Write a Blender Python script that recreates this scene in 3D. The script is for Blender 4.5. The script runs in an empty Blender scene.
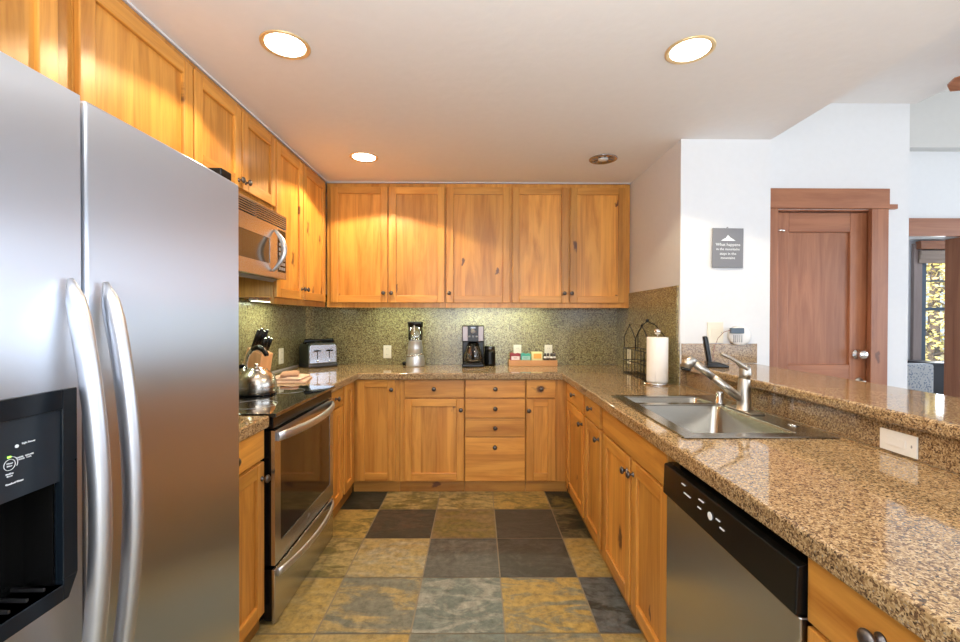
import bpy, bmesh, math, random
from mathutils import Vector, Matrix
R = math.radians
SC = bpy.context.scene
COL = SC.collection
random.seed(7)

# ------------------------------------------------------------------ camera
CAM_H = 1.335
cd = bpy.data.cameras.new('camera'); cam = bpy.data.objects.new('camera', cd); COL.objects.link(cam)
YAW, PITCH, ROLL, FPX = .00654, -.00762, .00218, 438.162
fw = Vector((math.sin(YAW)*math.cos(PITCH), math.cos(YAW)*math.cos(PITCH), math.sin(PITCH)))
r0 = Vector((math.cos(YAW), -math.sin(YAW), 0)); u0 = r0.cross(fw)
rt = math.cos(ROLL)*r0 + math.sin(ROLL)*u0; up = rt.cross(fw)
m = Matrix((rt, up, -fw)).transposed().to_4x4(); m.translation = Vector((0, 0, CAM_H))
cam.matrix_world = m
cd.sensor_width = 36; cd.lens = FPX/960*36; cd.clip_start = .02; cd.clip_end = 200
SC.camera = cam

# ------------------------------------------------------------------ view, world, sun, large lights
vs = SC.view_settings
vs.view_transform = 'Standard'; vs.look = 'None'; vs.gamma = 1; vs.use_curve_mapping = False
vs.exposure = 0.25
SC.cycles.use_denoising = True
SC.cycles.max_bounces = 8; SC.cycles.diffuse_bounces = 5; SC.cycles.glossy_bounces = 4
SC.cycles.sample_clamp_indirect = 6; SC.cycles.caustics_reflective = False; SC.cycles.caustics_refractive = False
W = bpy.data.worlds.new('sky'); SC.world = W; W.use_nodes = True
W.node_tree.nodes['Background'].inputs[0].default_value = (.62, .78, 1, 1)
W.node_tree.nodes['Background'].inputs[1].default_value = 1.3

def light(name, kind, loc, power, color, rot=(0, 0, 0), size=None, size_y=None, **k):
    d = bpy.data.lights.new(name, kind); d.energy = power; d.color = color
    if kind == 'AREA':
        d.shape = 'RECTANGLE' if size_y else 'SQUARE'; d.size = size
        if size_y: d.size_y = size_y
    elif kind == 'SUN': d.angle = R(1)
    else: d.shadow_soft_size = size or .03
    for a, b in k.items(): setattr(d, a, b)
    o = bpy.data.objects.new(name, d); COL.objects.link(o); o.location = loc; o.rotation_euler = rot
    return o
light('sunlight', 'SUN', (0, 0, 12), 6.5, (1, .93, .8), rot=(R(25), R(-48), 0))
DAY = (.80, .89, 1.0)
FILL_REAR = 44; FILL_DINE = 62; FILL_RIGHT = 80
# added fill lamps in unseen rear and right window openings, standing in for daylight
light('daylight_fill_rear', 'AREA', (3.9, -3.13, 1.5), FILL_REAR, DAY, rot=(R(90), 0, 0), size=3.2, size_y=1.8)
light('daylight_fill_dining', 'AREA', (-.1, -3.13, 1.35), FILL_DINE, (.9, .94, 1), rot=(R(90), 0, 0), size=2.2, size_y=1.7)
light('daylight_fill_right', 'AREA', (6.13, .65, 1.5), FILL_RIGHT, DAY, rot=(0, R(90), 0), size=2.0, size_y=5.0)

light('daylight_bedroom_window', 'AREA', (6.72, 5.93, 1.45), 38, DAY, rot=(R(-90), 0, 0), size=.9, size_y=1.2)
# added upward fill lamp behind the camera, brightening the ceiling
light('bounce_fill', 'AREA', (.15, -.7, 1.25), 112, (.94, .97, 1), rot=(R(180), 0, 0), size=1.1, size_y=1.1)

# ------------------------------------------------------------------ material helpers
def new_mat(name):
    mt = bpy.data.materials.new(name); mt.use_nodes = True
    nt = mt.node_tree; b = nt.nodes['Principled BSDF']
    return mt, nt, b
def N(nt, kind, **k):
    n = nt.nodes.new(kind)
    for a, v in k.items():
        if a == 'ins':
            for i, x in v.items(): n.inputs[i].default_value = x
        else: setattr(n, a, v)
    return n
def simple(name, col, rough=.5, metal=0, spec=.5, emit=None, estr=0, trans=0, alpha=1, coat=0, bump=None):
    mt, nt, b = new_mat(name)
    b.inputs['Base Color'].default_value = (*col, 1); b.inputs['Roughness'].default_value = rough
    b.inputs['Metallic'].default_value = metal; b.inputs['Specular IOR Level'].default_value = spec
    b.inputs['Transmission Weight'].default_value = trans; b.inputs['Alpha'].default_value = alpha
    b.inputs['Coat Weight'].default_value = coat
    if emit: b.inputs['Emission Color'].default_value = (*emit, 1); b.inputs['Emission Strength'].default_value = estr
    # faint procedural variation so nothing is perfectly flat
    tc = N(nt, 'ShaderNodeTexCoord'); nz = N(nt, 'ShaderNodeTexNoise', ins={'Scale': (bump or (25, 0))[0], 'Detail': 3})
    nt.links.new(tc.outputs['Object'], nz.inputs['Vector'])
    mr = N(nt, 'ShaderNodeMapRange', ins={3: max(rough-.03, 0), 4: min(rough+.05, 1)})
    nt.links.new(nz.outputs['Fac'], mr.inputs[0]); nt.links.new(mr.outputs[0], b.inputs['Roughness'])
    if bump and bump[1]:
        bp = N(nt, 'ShaderNodeBump', ins={'Strength': bump[1], 'Distance': .003})
        nt.links.new(nz.outputs['Fac'], bp.inputs['Height']); nt.links.new(bp.outputs[0], b.inputs['Normal'])
    return mt
def ramp(nt, stops, interp='LINEAR'):
    r_ = N(nt, 'ShaderNodeValToRGB'); cr = r_.color_ramp; cr.interpolation = interp
    while len(cr.elements) < len(stops): cr.elements.new(.5)
    for e, (p, c) in zip(cr.elements, stops): e.position = p; e.color = (*c, 1)
    return r_
def mathn(nt, op, a, b=None, c=None):
    n = N(nt, 'ShaderNodeMath', operation=op)
    for i, v in enumerate((a, b, c)):
        if v is None: continue
        if isinstance(v, (int, float)): n.inputs[i].default_value = v
        else: nt.links.new(v, n.inputs[i])
    return n.outputs[0]
def mixc(nt, fac, a, b, mode='MIX'):
    n = N(nt, 'ShaderNodeMix', data_type='RGBA', blend_type=mode)
    for idx, v in ((0, fac), (6, a), (7, b)):
        if isinstance(v, (int, float)): n.inputs[idx].default_value = v
        elif isinstance(v, tuple): n.inputs[idx].default_value = (*v, 1)
        else: nt.links.new(v, n.inputs[idx])
    return n.outputs[2]

def wood(name, axis, light_c, dark_c, knot_c, rough=.38, board=.125, knots=.45, coat=.12, grain=1.0):
    """knotty glued-up boards, grain along 'x' or 'z' of the object (depth axis behaves like the cross axis)"""
    mt, nt, b = new_mat(name); L = nt.links.new
    tc = N(nt, 'ShaderNodeTexCoord'); oi = N(nt, 'ShaderNodeObjectInfo')
    rv = N(nt, 'ShaderNodeVectorMath', operation='SCALE'); cx = N(nt, 'ShaderNodeCombineXYZ')
    L(oi.outputs['Random'], cx.inputs[0]); L(oi.outputs['Random'], cx.inputs[1]); L(oi.outputs['Random'], cx.inputs[2])
    L(cx.outputs[0], rv.inputs[0]); rv.inputs[3].default_value = 17.3
    ad = N(nt, 'ShaderNodeVectorMath', operation='ADD'); L(tc.outputs['Object'], ad.inputs[0]); L(rv.outputs[0], ad.inputs[1])
    sp = N(nt, 'ShaderNodeSeparateXYZ'); L(ad.outputs[0], sp.inputs[0])
    across, along = (sp.outputs[0], sp.outputs[2]) if axis == 'z' else (sp.outputs[2], sp.outputs[0])
    if axis == 'y': across, along = sp.outputs[0], sp.outputs[1]
    bd = mathn(nt, 'FLOOR', mathn(nt, 'DIVIDE', across, board))
    wn = N(nt, 'ShaderNodeTexWhiteNoise', noise_dimensions='1D'); L(bd, wn.inputs['W'])
    shift = mathn(nt, 'MULTIPLY', wn.outputs['Value'], 9.0)
    v = N(nt, 'ShaderNodeCombineXYZ')
    L(mathn(nt, 'MULTIPLY', across, 10), v.inputs[0]); L(mathn(nt, 'MULTIPLY', sp.outputs[1], 16), v.inputs[1])
    L(mathn(nt, 'ADD', mathn(nt, 'MULTIPLY', along, 1.1), shift), v.inputs[2])
    n1 = N(nt, 'ShaderNodeTexNoise', ins={'Scale': 1.0, 'Detail': 5, 'Roughness': .6, 'Distortion': 1.5*grain}); L(v.outputs[0], n1.inputs['Vector'])
    v2 = N(nt, 'ShaderNodeVectorMath', operation='MULTIPLY'); L(v.outputs[0], v2.inputs[0]); v2.inputs[1].default_value = (9, 9, 3)
    n2 = N(nt, 'ShaderNodeTexNoise', ins={'Scale': 1.0, 'Detail': 3}); L(v2.outputs[0], n2.inputs['Vector'])
    base = ramp(nt, [(.28, dark_c), (.60, light_c)]); L(mathn(nt, 'ADD', mathn(nt, 'MULTIPLY', n1.outputs['Fac'], .8), mathn(nt, 'MULTIPLY', n2.outputs['Fac'], .2)), base.inputs[0])
    tone = N(nt, 'ShaderNodeMapRange', ins={3: .88, 4: 1.07}); L(wn.outputs['Value'], tone.inputs[0])
    tone2 = N(nt, 'ShaderNodeMapRange', ins={3: .80, 4: 1.10}); L(oi.outputs['Random'], tone2.inputs[0])
    sc = N(nt, 'ShaderNodeVectorMath', operation='SCALE'); L(base.outputs[0], sc.inputs[0]); L(mathn(nt, 'MULTIPLY', tone.outputs[0], tone2.outputs[0]), sc.inputs[3])
    # knots
    kv = N(nt, 'ShaderNodeCombineXYZ'); L(mathn(nt, 'MULTIPLY', across, 6.0), kv.inputs[0]); L(mathn(nt, 'MULTIPLY', along, 3.2), kv.inputs[1])
    kd = N(nt, 'ShaderNodeTexNoise', ins={'Scale': 5.0, 'Detail': 4}); L(kv.outputs[0], kd.inputs['Vector'])
    ka = N(nt, 'ShaderNodeMix', data_type='VECTOR', ins={0: .30}); L(kv.outputs[0], ka.inputs[4]); L(kd.outputs['Color'], ka.inputs[5])
    vo = N(nt, 'ShaderNodeTexVoronoi', voronoi_dimensions='2D', ins={'Scale': 1.0}); L(ka.outputs[1], vo.inputs['Vector'])
    sc3 = N(nt, 'ShaderNodeSeparateColor'); L(vo.outputs['Color'], sc3.inputs[0])
    on = mathn(nt, 'LESS_THAN', sc3.outputs[0], knots)
    size = mathn(nt, 'MULTIPLY_ADD', sc3.outputs[1], .060, .026)
    rel = mathn(nt, 'DIVIDE', vo.outputs['Distance'], size)
    kr = ramp(nt, [(0, (.95,)*3), (.55, (.85,)*3), (.75, (.35,)*3), (1, (0, 0, 0))]); L(mathn(nt, 'MULTIPLY', rel, .6), kr.inputs[0])
    kf = mathn(nt, 'MULTIPLY', kr.outputs[0], on)
    colr = mixc(nt, kf, sc.outputs[0], knot_c)
    L(colr, b.inputs['Base Color'])
    b.inputs['Roughness'].default_value = rough; b.inputs['Coat Weight'].default_value = coat; b.inputs['Coat Roughness'].default_value = .2
    bp = N(nt, 'ShaderNodeBump', ins={'Strength': .06, 'Distance': .002}); L(n2.outputs['Fac'], bp.inputs['Height']); L(bp.outputs[0], b.inputs['Normal'])
    return mt

def granite(name, tint=(1, 1, 1), rough=.06, scale=280, seams=None):
    mt, nt, b = new_mat(name); L = nt.links.new
    tc = N(nt, 'ShaderNodeTexCoord')
    n0 = N(nt, 'ShaderNodeTexNoise', ins={'Scale': 60, 'Detail': 3}); L(tc.outputs['Object'], n0.inputs['Vector'])
    mx = N(nt, 'ShaderNodeMix', data_type='VECTOR', ins={0: .012}); L(tc.outputs['Object'], mx.inputs[4]); L(n0.outputs['Color'], mx.inputs[5])
    vo = N(nt, 'ShaderNodeTexVoronoi', ins={'Scale': scale}); L(mx.outputs[1], vo.inputs['Vector'])
    s = N(nt, 'ShaderNodeSeparateColor'); L(vo.outputs['Color'], s.inputs[0])
    stops = [(0, (.050, .032, .022)), (.15, (.130, .076, .042)), (.32, (.250, .158, .080)), (.50, (.37, .250, .125)), (.70, (.50, .365, .205)), (.90, (.23, .200, .165))]
    cr = ramp(nt, [(p, tuple(c*t for c, t in zip(cc, tint))) for p, cc in stops], 'CONSTANT')
    n1 = N(nt, 'ShaderNodeTexNoise', ins={'Scale': 90, 'Detail': 4, 'Roughness': .7}); L(tc.outputs['Object'], n1.inputs['Vector'])
    f = mathn(nt, 'ADD', mathn(nt, 'MULTIPLY', s.outputs[0], .75), mathn(nt, 'MULTIPLY_ADD', n1.outputs['Fac'], .9, -.33)); L(f, cr.inputs[0])
    n2 = N(nt, 'ShaderNodeTexNoise', ins={'Scale': 5, 'Detail': 3}); L(tc.outputs['Object'], n2.inputs['Vector'])
    mr = N(nt, 'ShaderNodeMapRange', ins={3: .82, 4: 1.15}); L(n2.outputs['Fac'], mr.inputs[0])
    sc = N(nt, 'ShaderNodeVectorMath', operation='SCALE'); L(cr.outputs[0], sc.inputs[0]); L(mr.outputs[0], sc.inputs[3])
    out = sc.outputs[0]
    if seams:
        sp = N(nt, 'ShaderNodeSeparateXYZ'); L(tc.outputs['Object'], sp.inputs[0])
        def line(o, off):
            fr = mathn(nt, 'FRACT', mathn(nt, 'DIVIDE', mathn(nt, 'ADD', o, off), .305))
            return mathn(nt, 'LESS_THAN', mathn(nt, 'ABSOLUTE', mathn(nt, 'SUBTRACT', fr, .5)), .005)
        ln = mathn(nt, 'MAXIMUM', line(sp.outputs[seams], .05+10), line(sp.outputs[2], .155-.0+.0))
        out = mixc(nt, mathn(nt, 'MULTIPLY', ln, .45), out, (.10, .08, .05))
    L(out, b.inputs['Base Color']); b.inputs['Roughness'].default_value = rough
    b.inputs['Specular IOR Level'].default_value = .6
    return mt

def steel(name, col=(.56, .55, .54), rough=.26, axis='y', strength=.012, aniso=0, tang='Z'):
    """brushed stainless: streaks running along the given axis"""
    mt, nt, b = new_mat(name); L = nt.links.new
    tc = N(nt, 'ShaderNodeTexCoord'); mp = N(nt, 'ShaderNodeMapping')
    s = [900, 900, 900]; s['xyz'.index(axis)] = 6
    mp.inputs['Scale'].default_value = s; L(tc.outputs['Object'], mp.inputs['Vector'])
    nz = N(nt, 'ShaderNodeTexNoise', ins={'Scale': 1, 'Detail': 2}); L(mp.outputs[0], nz.inputs['Vector'])
    mr = N(nt, 'ShaderNodeMapRange', ins={3: rough-(.025 if strength else .006), 4: rough+(.025 if strength else .006)}); L(nz.outputs['Fac'], mr.inputs[0]); L(mr.outputs[0], b.inputs['Roughness'])
    b.inputs['Base Color'].default_value = (*col, 1); b.inputs['Metallic'].default_value = 1
    if aniso:
        b.inputs['Anisotropic'].default_value = aniso
        tg = N(nt, 'ShaderNodeTangent', direction_type='RADIAL', axis=tang); L(tg.outputs[0], b.inputs['Tangent'])
    bp = N(nt, 'ShaderNodeBump', ins={'Strength': strength, 'Distance': .0005}); L(nz.outputs['Fac'], bp.inputs['Height']); L(bp.outputs[0], b.inputs['Normal'])
    return mt

def wall_mat(name, col, rough=.7, bump=.12, scale=28):
    mt, nt, b = new_mat(name); L = nt.links.new
    tc = N(nt, 'ShaderNodeTexCoord'); nz = N(nt, 'ShaderNodeTexNoise', ins={'Scale': scale, 'Detail': 4}); L(tc.outputs['Object'], nz.inputs['Vector'])
    c = ramp(nt, [(.2, tuple(x*.97 for x in col)), (.8, col)]); L(nz.outputs['Fac'], c.inputs[0]); L(c.outputs[0], b.inputs['Base Color'])
    b.inputs['Roughness'].default_value = rough
    bp = N(nt, 'ShaderNodeBump', ins={'Strength': bump, 'Distance': .004}); L(nz.outputs['Fac'], bp.inputs['Height']); L(bp.outputs[0], b.inputs['Normal'])
    return mt

ALD_L, ALD_D, ALD_K = (.75, .355, .068), (.43, .145, .016), (.085, .025, .010)
M = {}
M['wv'] = wood('alder_vertical', 'z', ALD_L, ALD_D, ALD_K, knots=.30, board=.5)
M['wh'] = wood('alder_horizontal', 'x', ALD_L, ALD_D, ALD_K, knots=.12, board=.5)
M['wp'] = wood('alder_panel', 'z', ALD_L, ALD_D, ALD_K, knots=.5)
M['wd'] = wood('alder_drawer', 'x', ALD_L, ALD_D, ALD_K, knots=.22, board=.16)
M['wf'] = wood('alder_frame', 'z', tuple(c*.92 for c in ALD_L), ALD_D, ALD_K, knots=.1, board=.5)
M['toe'] = wood('alder_toe_shaded', 'x', tuple(c*.52 for c in ALD_L), tuple(c*.55 for c in ALD_D), ALD_K, knots=.1, board=.5)  # alder darkened, shade below the doors put into the toe colour
DL, DD = (.43, .175, .085), (.25, .085, .038)
M['dv'] = wood('fir_vertical', 'z', DL, DD, (.12, .04, .02), knots=.3, board=.11, rough=.38)
M['dh'] = wood('fir_horizontal', 'x', DL, DD, (.12, .04, .02), knots=.15, board=.5, rough=.38)
M['granite'] = granite('granite')
M['gran_edge'] = M['granite']
M['gran_tile'] = granite('granite_tile_back_lamp_tint', rough=.2, seams=0, scale=190, tint=(.82, 1.02, .92))  # greenish cast of the under-cabinet light mixed into the tile colour
M['gran_tile_s'] = granite('granite_tile_side_lamp_tint', rough=.2, seams=1, scale=190, tint=(.82, 1.02, .92))  # side-wall tiles carry the same painted-in green light cast
M['gran_riser'] = M['granite']
M['steel'] = steel('brushed_steel', axis='z', aniso=.7)
M['steelx'] = steel('brushed_steel_along_x', axis='x')
M['fridge'] = steel('fridge_steel', col=(.66, .70, .77), rough=.30, axis='z', strength=0, aniso=1.0)
M['handle'] = steel('handle_steel', col=(.62, .64, .69), rough=.38, axis='z')
M['nickel'] = steel('brushed_nickel', col=(.50, .46, .40), rough=.33, axis='z', strength=.02)
M['sink'] = steel('sink_steel', col=(.36, .345, .31), rough=.22, axis='y')
M['chrome'] = simple('chrome', (.8, .8, .8), .08, 1)
M['bronze'] = simple('dark_bronze', (.14, .125, .12), .3, .9)
M['black'] = simple('black_plastic', (.005, .005, .005), .22, spec=.3)
M['blackm'] = simple('black_matte', (.01, .01, .01), .6, spec=.3)
M['bglass'] = simple('black_glass', (.006, .006, .007), .03, spec=.8, coat=1)
M['oglass'] = simple('oven_glass', (.012, .009, .007), .06, spec=.9)
M['mglass'] = simple('microwave_glass', (.05, .035, .02), .12, spec=.9)
M['panel_blue'] = simple('dispenser_plastic', (.018, .026, .036), .3, spec=.35)
M['panel_dk'] = simple('dispenser_bezel', (.005, .009, .014), .28, spec=.35)
M['white'] = simple('white_plastic', (.82, .82, .80), .4)
M['almond'] = simple('almond_plastic', (.78, .74, .62), .4)
M['grey_pl'] = simple('grey_plastic', (.3, .31, .33), .4)
M['whitep'] = simple('white_paper', (.90, .88, .85), .9, bump=(120, .3))
M['ink'] = simple('ink_white', (.8, .85, .9), .5)
M['led'] = simple('green_indicator', (.3, .9, .1), .4, emit=(.45, 1, .1), estr=1.5)
M['wall'] = wall_mat('white_paint', (.74, .76, .79))
M['wallk'] = wall_mat('kitchen_paint', (.80, .77, .72))
M['ceil'] = wall_mat('ceiling_paint', (.83, .81, .80), bump=.3, scale=22)
M['soffit'] = wall_mat('soffit_paint', (.62, .62, .61))
M['carpet'] = wall_mat('carpet_pile', (.42, .36, .29), rough=.95, bump=.6, scale=180)
M['grout'] = simple('grout', (.24, .20, .14), .85)
M['steel_dk'] = simple('dark_metal', (.08, .08, .085), .35, .8)

# ------------------------------------------------------------------ mesh helpers
class MB:
    """collects shapes of one mesh"""
    def __init__(s): s.bm = bmesh.new()
    def _mat(s, before, mi):
        for f in s.bm.faces:
            if f.index == -1 or f not in before: f.material_index = mi
    def box(s, x0, x1, y0, y1, z0, z1, mi=0, rot=None, piv=None):
        if x0 > x1: x0, x1 = x1, x0
        if y0 > y1: y0, y1 = y1, y0
        if z0 > z1: z0, z1 = z1, z0
        vs = [s.bm.verts.new(p) for p in ((x0,y0,z0),(x1,y0,z0),(x1,y1,z0),(x0,y1,z0),(x0,y0,z1),(x1,y0,z1),(x1,y1,z1),(x0,y1,z1))]
        for q in ((0,3,2,1),(4,5,6,7),(0,1,5,4),(1,2,6,5),(2,3,7,6),(3,0,4,7)):
            f = s.bm.faces.new([vs[i] for i in q]); f.material_index = mi
        if rot is not None:
            p = Vector(piv or ((x0+x1)/2, (y0+y1)/2, (z0+z1)/2))
            bmesh.ops.rotate(s.bm, verts=vs, cent=p, matrix=rot)
        return s
    def prism(s, pts, axis, a, b, mi=0):
        """polygon pts in the two other axes, extruded along axis from a to b"""
        def mk(p, t):
            if axis == 'x': return (t, p[0], p[1])
            if axis == 'y': return (p[0], t, p[1])
            return (p[0], p[1], t)
        A = [s.bm.verts.new(mk(p, a)) for p in pts]; B = [s.bm.verts.new(mk(p, b)) for p in pts]
        n = len(pts); fs = [s.bm.faces.new(A[::-1]), s.bm.faces.new(B)]
        for i in range(n): fs.append(s.bm.faces.new((A[i], A[(i+1) % n], B[(i+1) % n], B[i])))
        for f in fs: f.material_index = mi
        bmesh.ops.recalc_face_normals(s.bm, faces=fs)
        return s
    def lathe(s, prof, c=(0, 0, 0), axis='z', seg=32, mi=0, smooth=True, sx=1, sy=1):
        rings = []
        for (r_, h) in prof:
            ring = []
            if r_ < 1e-6:
                ring = [None]
            for i in range(1 if r_ < 1e-6 else seg):
                a = 2*math.pi*i/seg; p = (r_*math.cos(a)*sx, r_*math.sin(a)*sy, h)
                if axis == 'x': p = (p[2], p[0], p[1])
                elif axis == 'y': p = (p[0], p[2], p[1])
                v = s.bm.verts.new((c[0]+p[0], c[1]+p[1], c[2]+p[2]))
                if r_ < 1e-6: ring = [v]
                else: ring.append(v)
            rings.append(ring)
        fs = []
        for A, B in zip(rings, rings[1:]):
            for i in range(seg):
                j = (i+1) % seg
                if len(A) == 1 and len(B) == 1: break
                if len(A) == 1: fs.append(s.bm.faces.new((A[0], B[i], B[j])))
                elif len(B) == 1: fs.append(s.bm.faces.new((A[i], A[j], B[0])))
                else: fs.append(s.bm.faces.new((A[i], A[j], B[j], B[i])))
        if len(rings[0]) > 1: fs.append(s.bm.faces.new(rings[0][::-1]))
        if len(rings[-1]) > 1: fs.append(s.bm.faces.new(rings[-1]))
        for f in fs: f.material_index = mi; f.smooth = smooth and len(f.verts) <= 4
        bmesh.ops.recalc_face_normals(s.bm, faces=fs)
        return s
    def tube(s, path, r_, seg=10, mi=0, closed=False, flat=None):
        """sweep; r_ number or list; flat=(a,b) elliptical multipliers (side, up)"""
        P = [Vector(p) for p in path]; n = len(P)
        rr = r_ if isinstance(r_, (list, tuple)) else [r_]*n
        fa, fb = flat or (1, 1); rings = []
        ref = None
        for i, p in enumerate(P):
            if closed: t = (P[(i+1) % n]-P[i-1]).normalized()
            else: t = (P[min(i+1, n-1)]-P[max(i-1, 0)]).normalized()
            if ref is None:
                ref = Vector((0, 0, 1)) if abs(t.z) < .9 else Vector((0, 1, 0))
            a = t.cross(ref)
            if a.length < 1e-4: a = t.cross(Vector((1, 0, 0)))
            a.normalize(); b_ = a.cross(t).normalized(); ref = b_
            rings.append([s.bm.verts.new(p + a*math.cos(2*math.pi*k/seg)*rr[i]*fa + b_*math.sin(2*math.pi*k/seg)*rr[i]*fb) for k in range(seg)])
        fs = []
        m_ = n if closed else n-1
        for i in range(m_):
            A, B = rings[i], rings[(i+1) % n]
            for k in range(seg):
                j = (k+1) % seg; f = s.bm.faces.new((A[k], A[j], B[j], B[k])); f.smooth = True; fs.append(f)
        if not closed: fs += [s.bm.faces.new(rings[0][::-1]), s.bm.faces.new(rings[-1])]
        for f in fs: f.material_index = mi
        bmesh.ops.recalc_face_normals(s.bm, faces=fs)
        return s
    def cells(s, xs, ys, inside, z0, z1, mi=0, side_mi=0):
        V = {}
        def v(i, j, k):
            if (i, j, k) not in V: V[(i, j, k)] = s.bm.verts.new((xs[i], ys[j], (z0, z1)[k]))
            return V[(i, j, k)]
        ok = lambda i, j: 0 <= i < len(xs)-1 and 0 <= j < len(ys)-1 and inside((xs[i]+xs[i+1])/2, (ys[j]+ys[j+1])/2)
        for i in range(len(xs)-1):
            for j in range(len(ys)-1):
                if not ok(i, j): continue
                s.bm.faces.new((v(i,j,1), v(i+1,j,1), v(i+1,j+1,1), v(i,j+1,1))).material_index = mi
                s.bm.faces.new((v(i,j,0), v(i,j+1,0), v(i+1,j+1,0), v(i+1,j,0))).material_index = side_mi
                for (di, dj, a, b_) in ((-1,0,(i,j+1),(i,j)),(1,0,(i+1,j),(i+1,j+1)),(0,-1,(i,j),(i+1,j)),(0,1,(i+1,j+1),(i,j+1))):
                    if not ok(i+di, j+dj):
                        s.bm.faces.new((v(*a,0), v(*b_,0), v(*b_,1), v(*a,1))).material_index = side_mi
        return s
    def build(s, name, mats, parent=None, bevel=0, seg=2, sub=0):
        me = bpy.data.meshes.new(name)
        s.bm.normal_update(); s.bm.to_mesh(me); s.bm.free()
        for mt in (mats if isinstance(mats, (list, tuple)) else [mats]): me.materials.append(mt)
        o = bpy.data.objects.new(name, me); COL.objects.link(o)
        if parent: o.parent = parent
        if bevel:
            b_ = o.modifiers.new('bevel', 'BEVEL'); b_.width = bevel; b_.segments = seg; b_.limit_method = 'ANGLE'; b_.angle_limit = R(40)
            b_.harden_normals = False
        if sub:
            q = o.modifiers.new('sub', 'SUBSURF'); q.levels = sub; q.render_levels = sub
        return o
def tag(o, label=None, cat=None, group=None, kind=None):
    if label: o['label'] = label
    if cat: o['category'] = cat
    if group: o['group'] = group
    if kind: o['kind'] = kind
    return o
def thing(name, label, cat, loc=(0, 0, 0), rz=0, group=None):
    o = bpy.data.objects.new(name, None); COL.objects.link(o); o.location = loc; o.rotation_euler = (0, 0, rz)
    o.empty_display_size = .1
    return tag(o, label, cat, group)
def struct(mb, name, mats, **k):
    o = mb.build(name, mats, **k); o['kind'] = 'structure'; return o
def text(s, size, mat, parent, loc, rot, name='lettering', depth=.0006, align='CENTER'):
    c = bpy.data.curves.new(name, 'FONT'); c.body = s; c.size = size; c.align_x = align; c.align_y = 'CENTER'; c.extrude = depth; c.resolution_u = 2
    t = bpy.data.objects.new(name+'_src', c)
    t.rotation_euler = rot; t.location = loc
    COL.objects.link(t); bpy.context.view_layer.update()
    me = bpy.data.meshes.new_from_object(t.evaluated_get(bpy.context.evaluated_depsgraph_get()))
    bpy.data.objects.remove(t)
    me.materials.clear(); me.materials.append(mat)
    o = bpy.data.objects.new(name, me); COL.objects.link(o); o.parent = parent; o.location = loc; o.rotation_euler = rot
    return o

# ================================================================== SETTING
XL, XR, YB, ZC = -1.545, 1.266, 3.94, 2.448
# floor: slate tiles, one colour of stone per tile
T, TX, TY = .3998, -.6785, 1.842
GOLD, OLIVE, TAN, GREY, BLUE, CHAR, GREEN = (.33, .225, .065), (.14, .11, .032), (.32, .24, .10), (.15, .15, .115), (.12, .145, .13), (.034, .035, .028), (.014, .017, .011)
def slate_mat():
    mt, nt, b = new_mat('slate_tiles'); L = nt.links.new
    at = N(nt, 'ShaderNodeVertexColor'); at.layer_name = 'stone'; a2 = N(nt, 'ShaderNodeVertexColor'); a2.layer_name = 'stone_two'
    tc = N(nt, 'ShaderNodeTexCoord')
    mp = N(nt, 'ShaderNodeMapping'); mp.inputs['Rotation'].default_value = (0, 0, .7); mp.inputs['Scale'].default_value = (1, 2.2, 1); L(tc.outputs['Object'], mp.inputs[0])
    n1 = N(nt, 'ShaderNodeTexNoise', ins={'Scale': 4.2, 'Detail': 9, 'Roughness': .68, 'Distortion': 1.3}); L(mp.outputs[0], n1.inputs['Vector'])
    n2 = N(nt, 'ShaderNodeTexNoise', ins={'Scale': 26, 'Detail': 6, 'Roughness': .7}); L(tc.outputs['Object'], n2.inputs['Vector'])
    r1 = ramp(nt, [(.46, (0, 0, 0)), (.58, (1, 1, 1))]); L(n1.outputs['Fac'], r1.inputs[0])
    c = mixc(nt, r1.outputs[0], at.outputs[0], a2.outputs[0])
    mr = N(nt, 'ShaderNodeMapRange', ins={1: .3, 2: .7, 3: .5, 4: 1.45}); L(n2.outputs['Fac'], mr.inputs[0])
    sc = N(nt, 'ShaderNodeVectorMath', operation='SCALE'); L(c, sc.inputs[0]); L(mr.outputs[0], sc.inputs[3])
    L(sc.outputs[0], b.inputs['Base Color'])
    rr = N(nt, 'ShaderNodeMapRange', ins={3: .30, 4: .55}); L(n2.outputs['Fac'], rr.inputs[0]); L(rr.outputs[0], b.inputs['Roughness'])
    h = mathn(nt, 'ADD', mathn(nt, 'MULTIPLY', n1.outputs['Fac'], 2.0), n2.outputs['Fac'])
    bp = N(nt, 'ShaderNodeBump', ins={'Strength': .35, 'Distance': .004}); L(h, bp.inputs['Height']); L(bp.outputs[0], b.inputs['Normal'])
    return mt
M['slate'] = slate_mat()
known = {  # (column, row): (main, second)
    (-1, 3): (GREEN, CHAR), (0, 3): (OLIVE, TAN), (1, 3): (TAN, OLIVE), (2, 3): (GOLD, OLIVE), (3, 3): (GREEN, OLIVE),
    (-1, 2): (GOLD, OLIVE), (0, 2): (CHAR, (.06, .045, .034)), (1, 2): ((.17, .12, .055), OLIVE), (2, 2): (CHAR, (.05, .045, .038)), (3, 2): (GREEN, (.12, .10, .05)),
    (-1, 1): (TAN, OLIVE), (0, 1): (TAN, (.30, .26, .17)), (1, 1): ((.075, .075, .066), (.10, .10, .088)), (2, 1): (CHAR, (.06, .057, .052)), (3, 1): (GOLD, TAN),
    (-1, 0): (GOLD, TAN), (0, 0): (GREY, TAN), (1, 0): (BLUE, (.26, .26, .22)), (2, 0): (GOLD, (.15, .15, .11)), (3, 0): ((.10, .11, .11), CHAR),
    (-1, -1): (TAN, GOLD), (0, -1): (TAN, GOLD), (1, -1): (BLUE, GREY), (2, -1): (GREY, TAN), (3, -1): (GOLD, TAN)}
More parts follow.
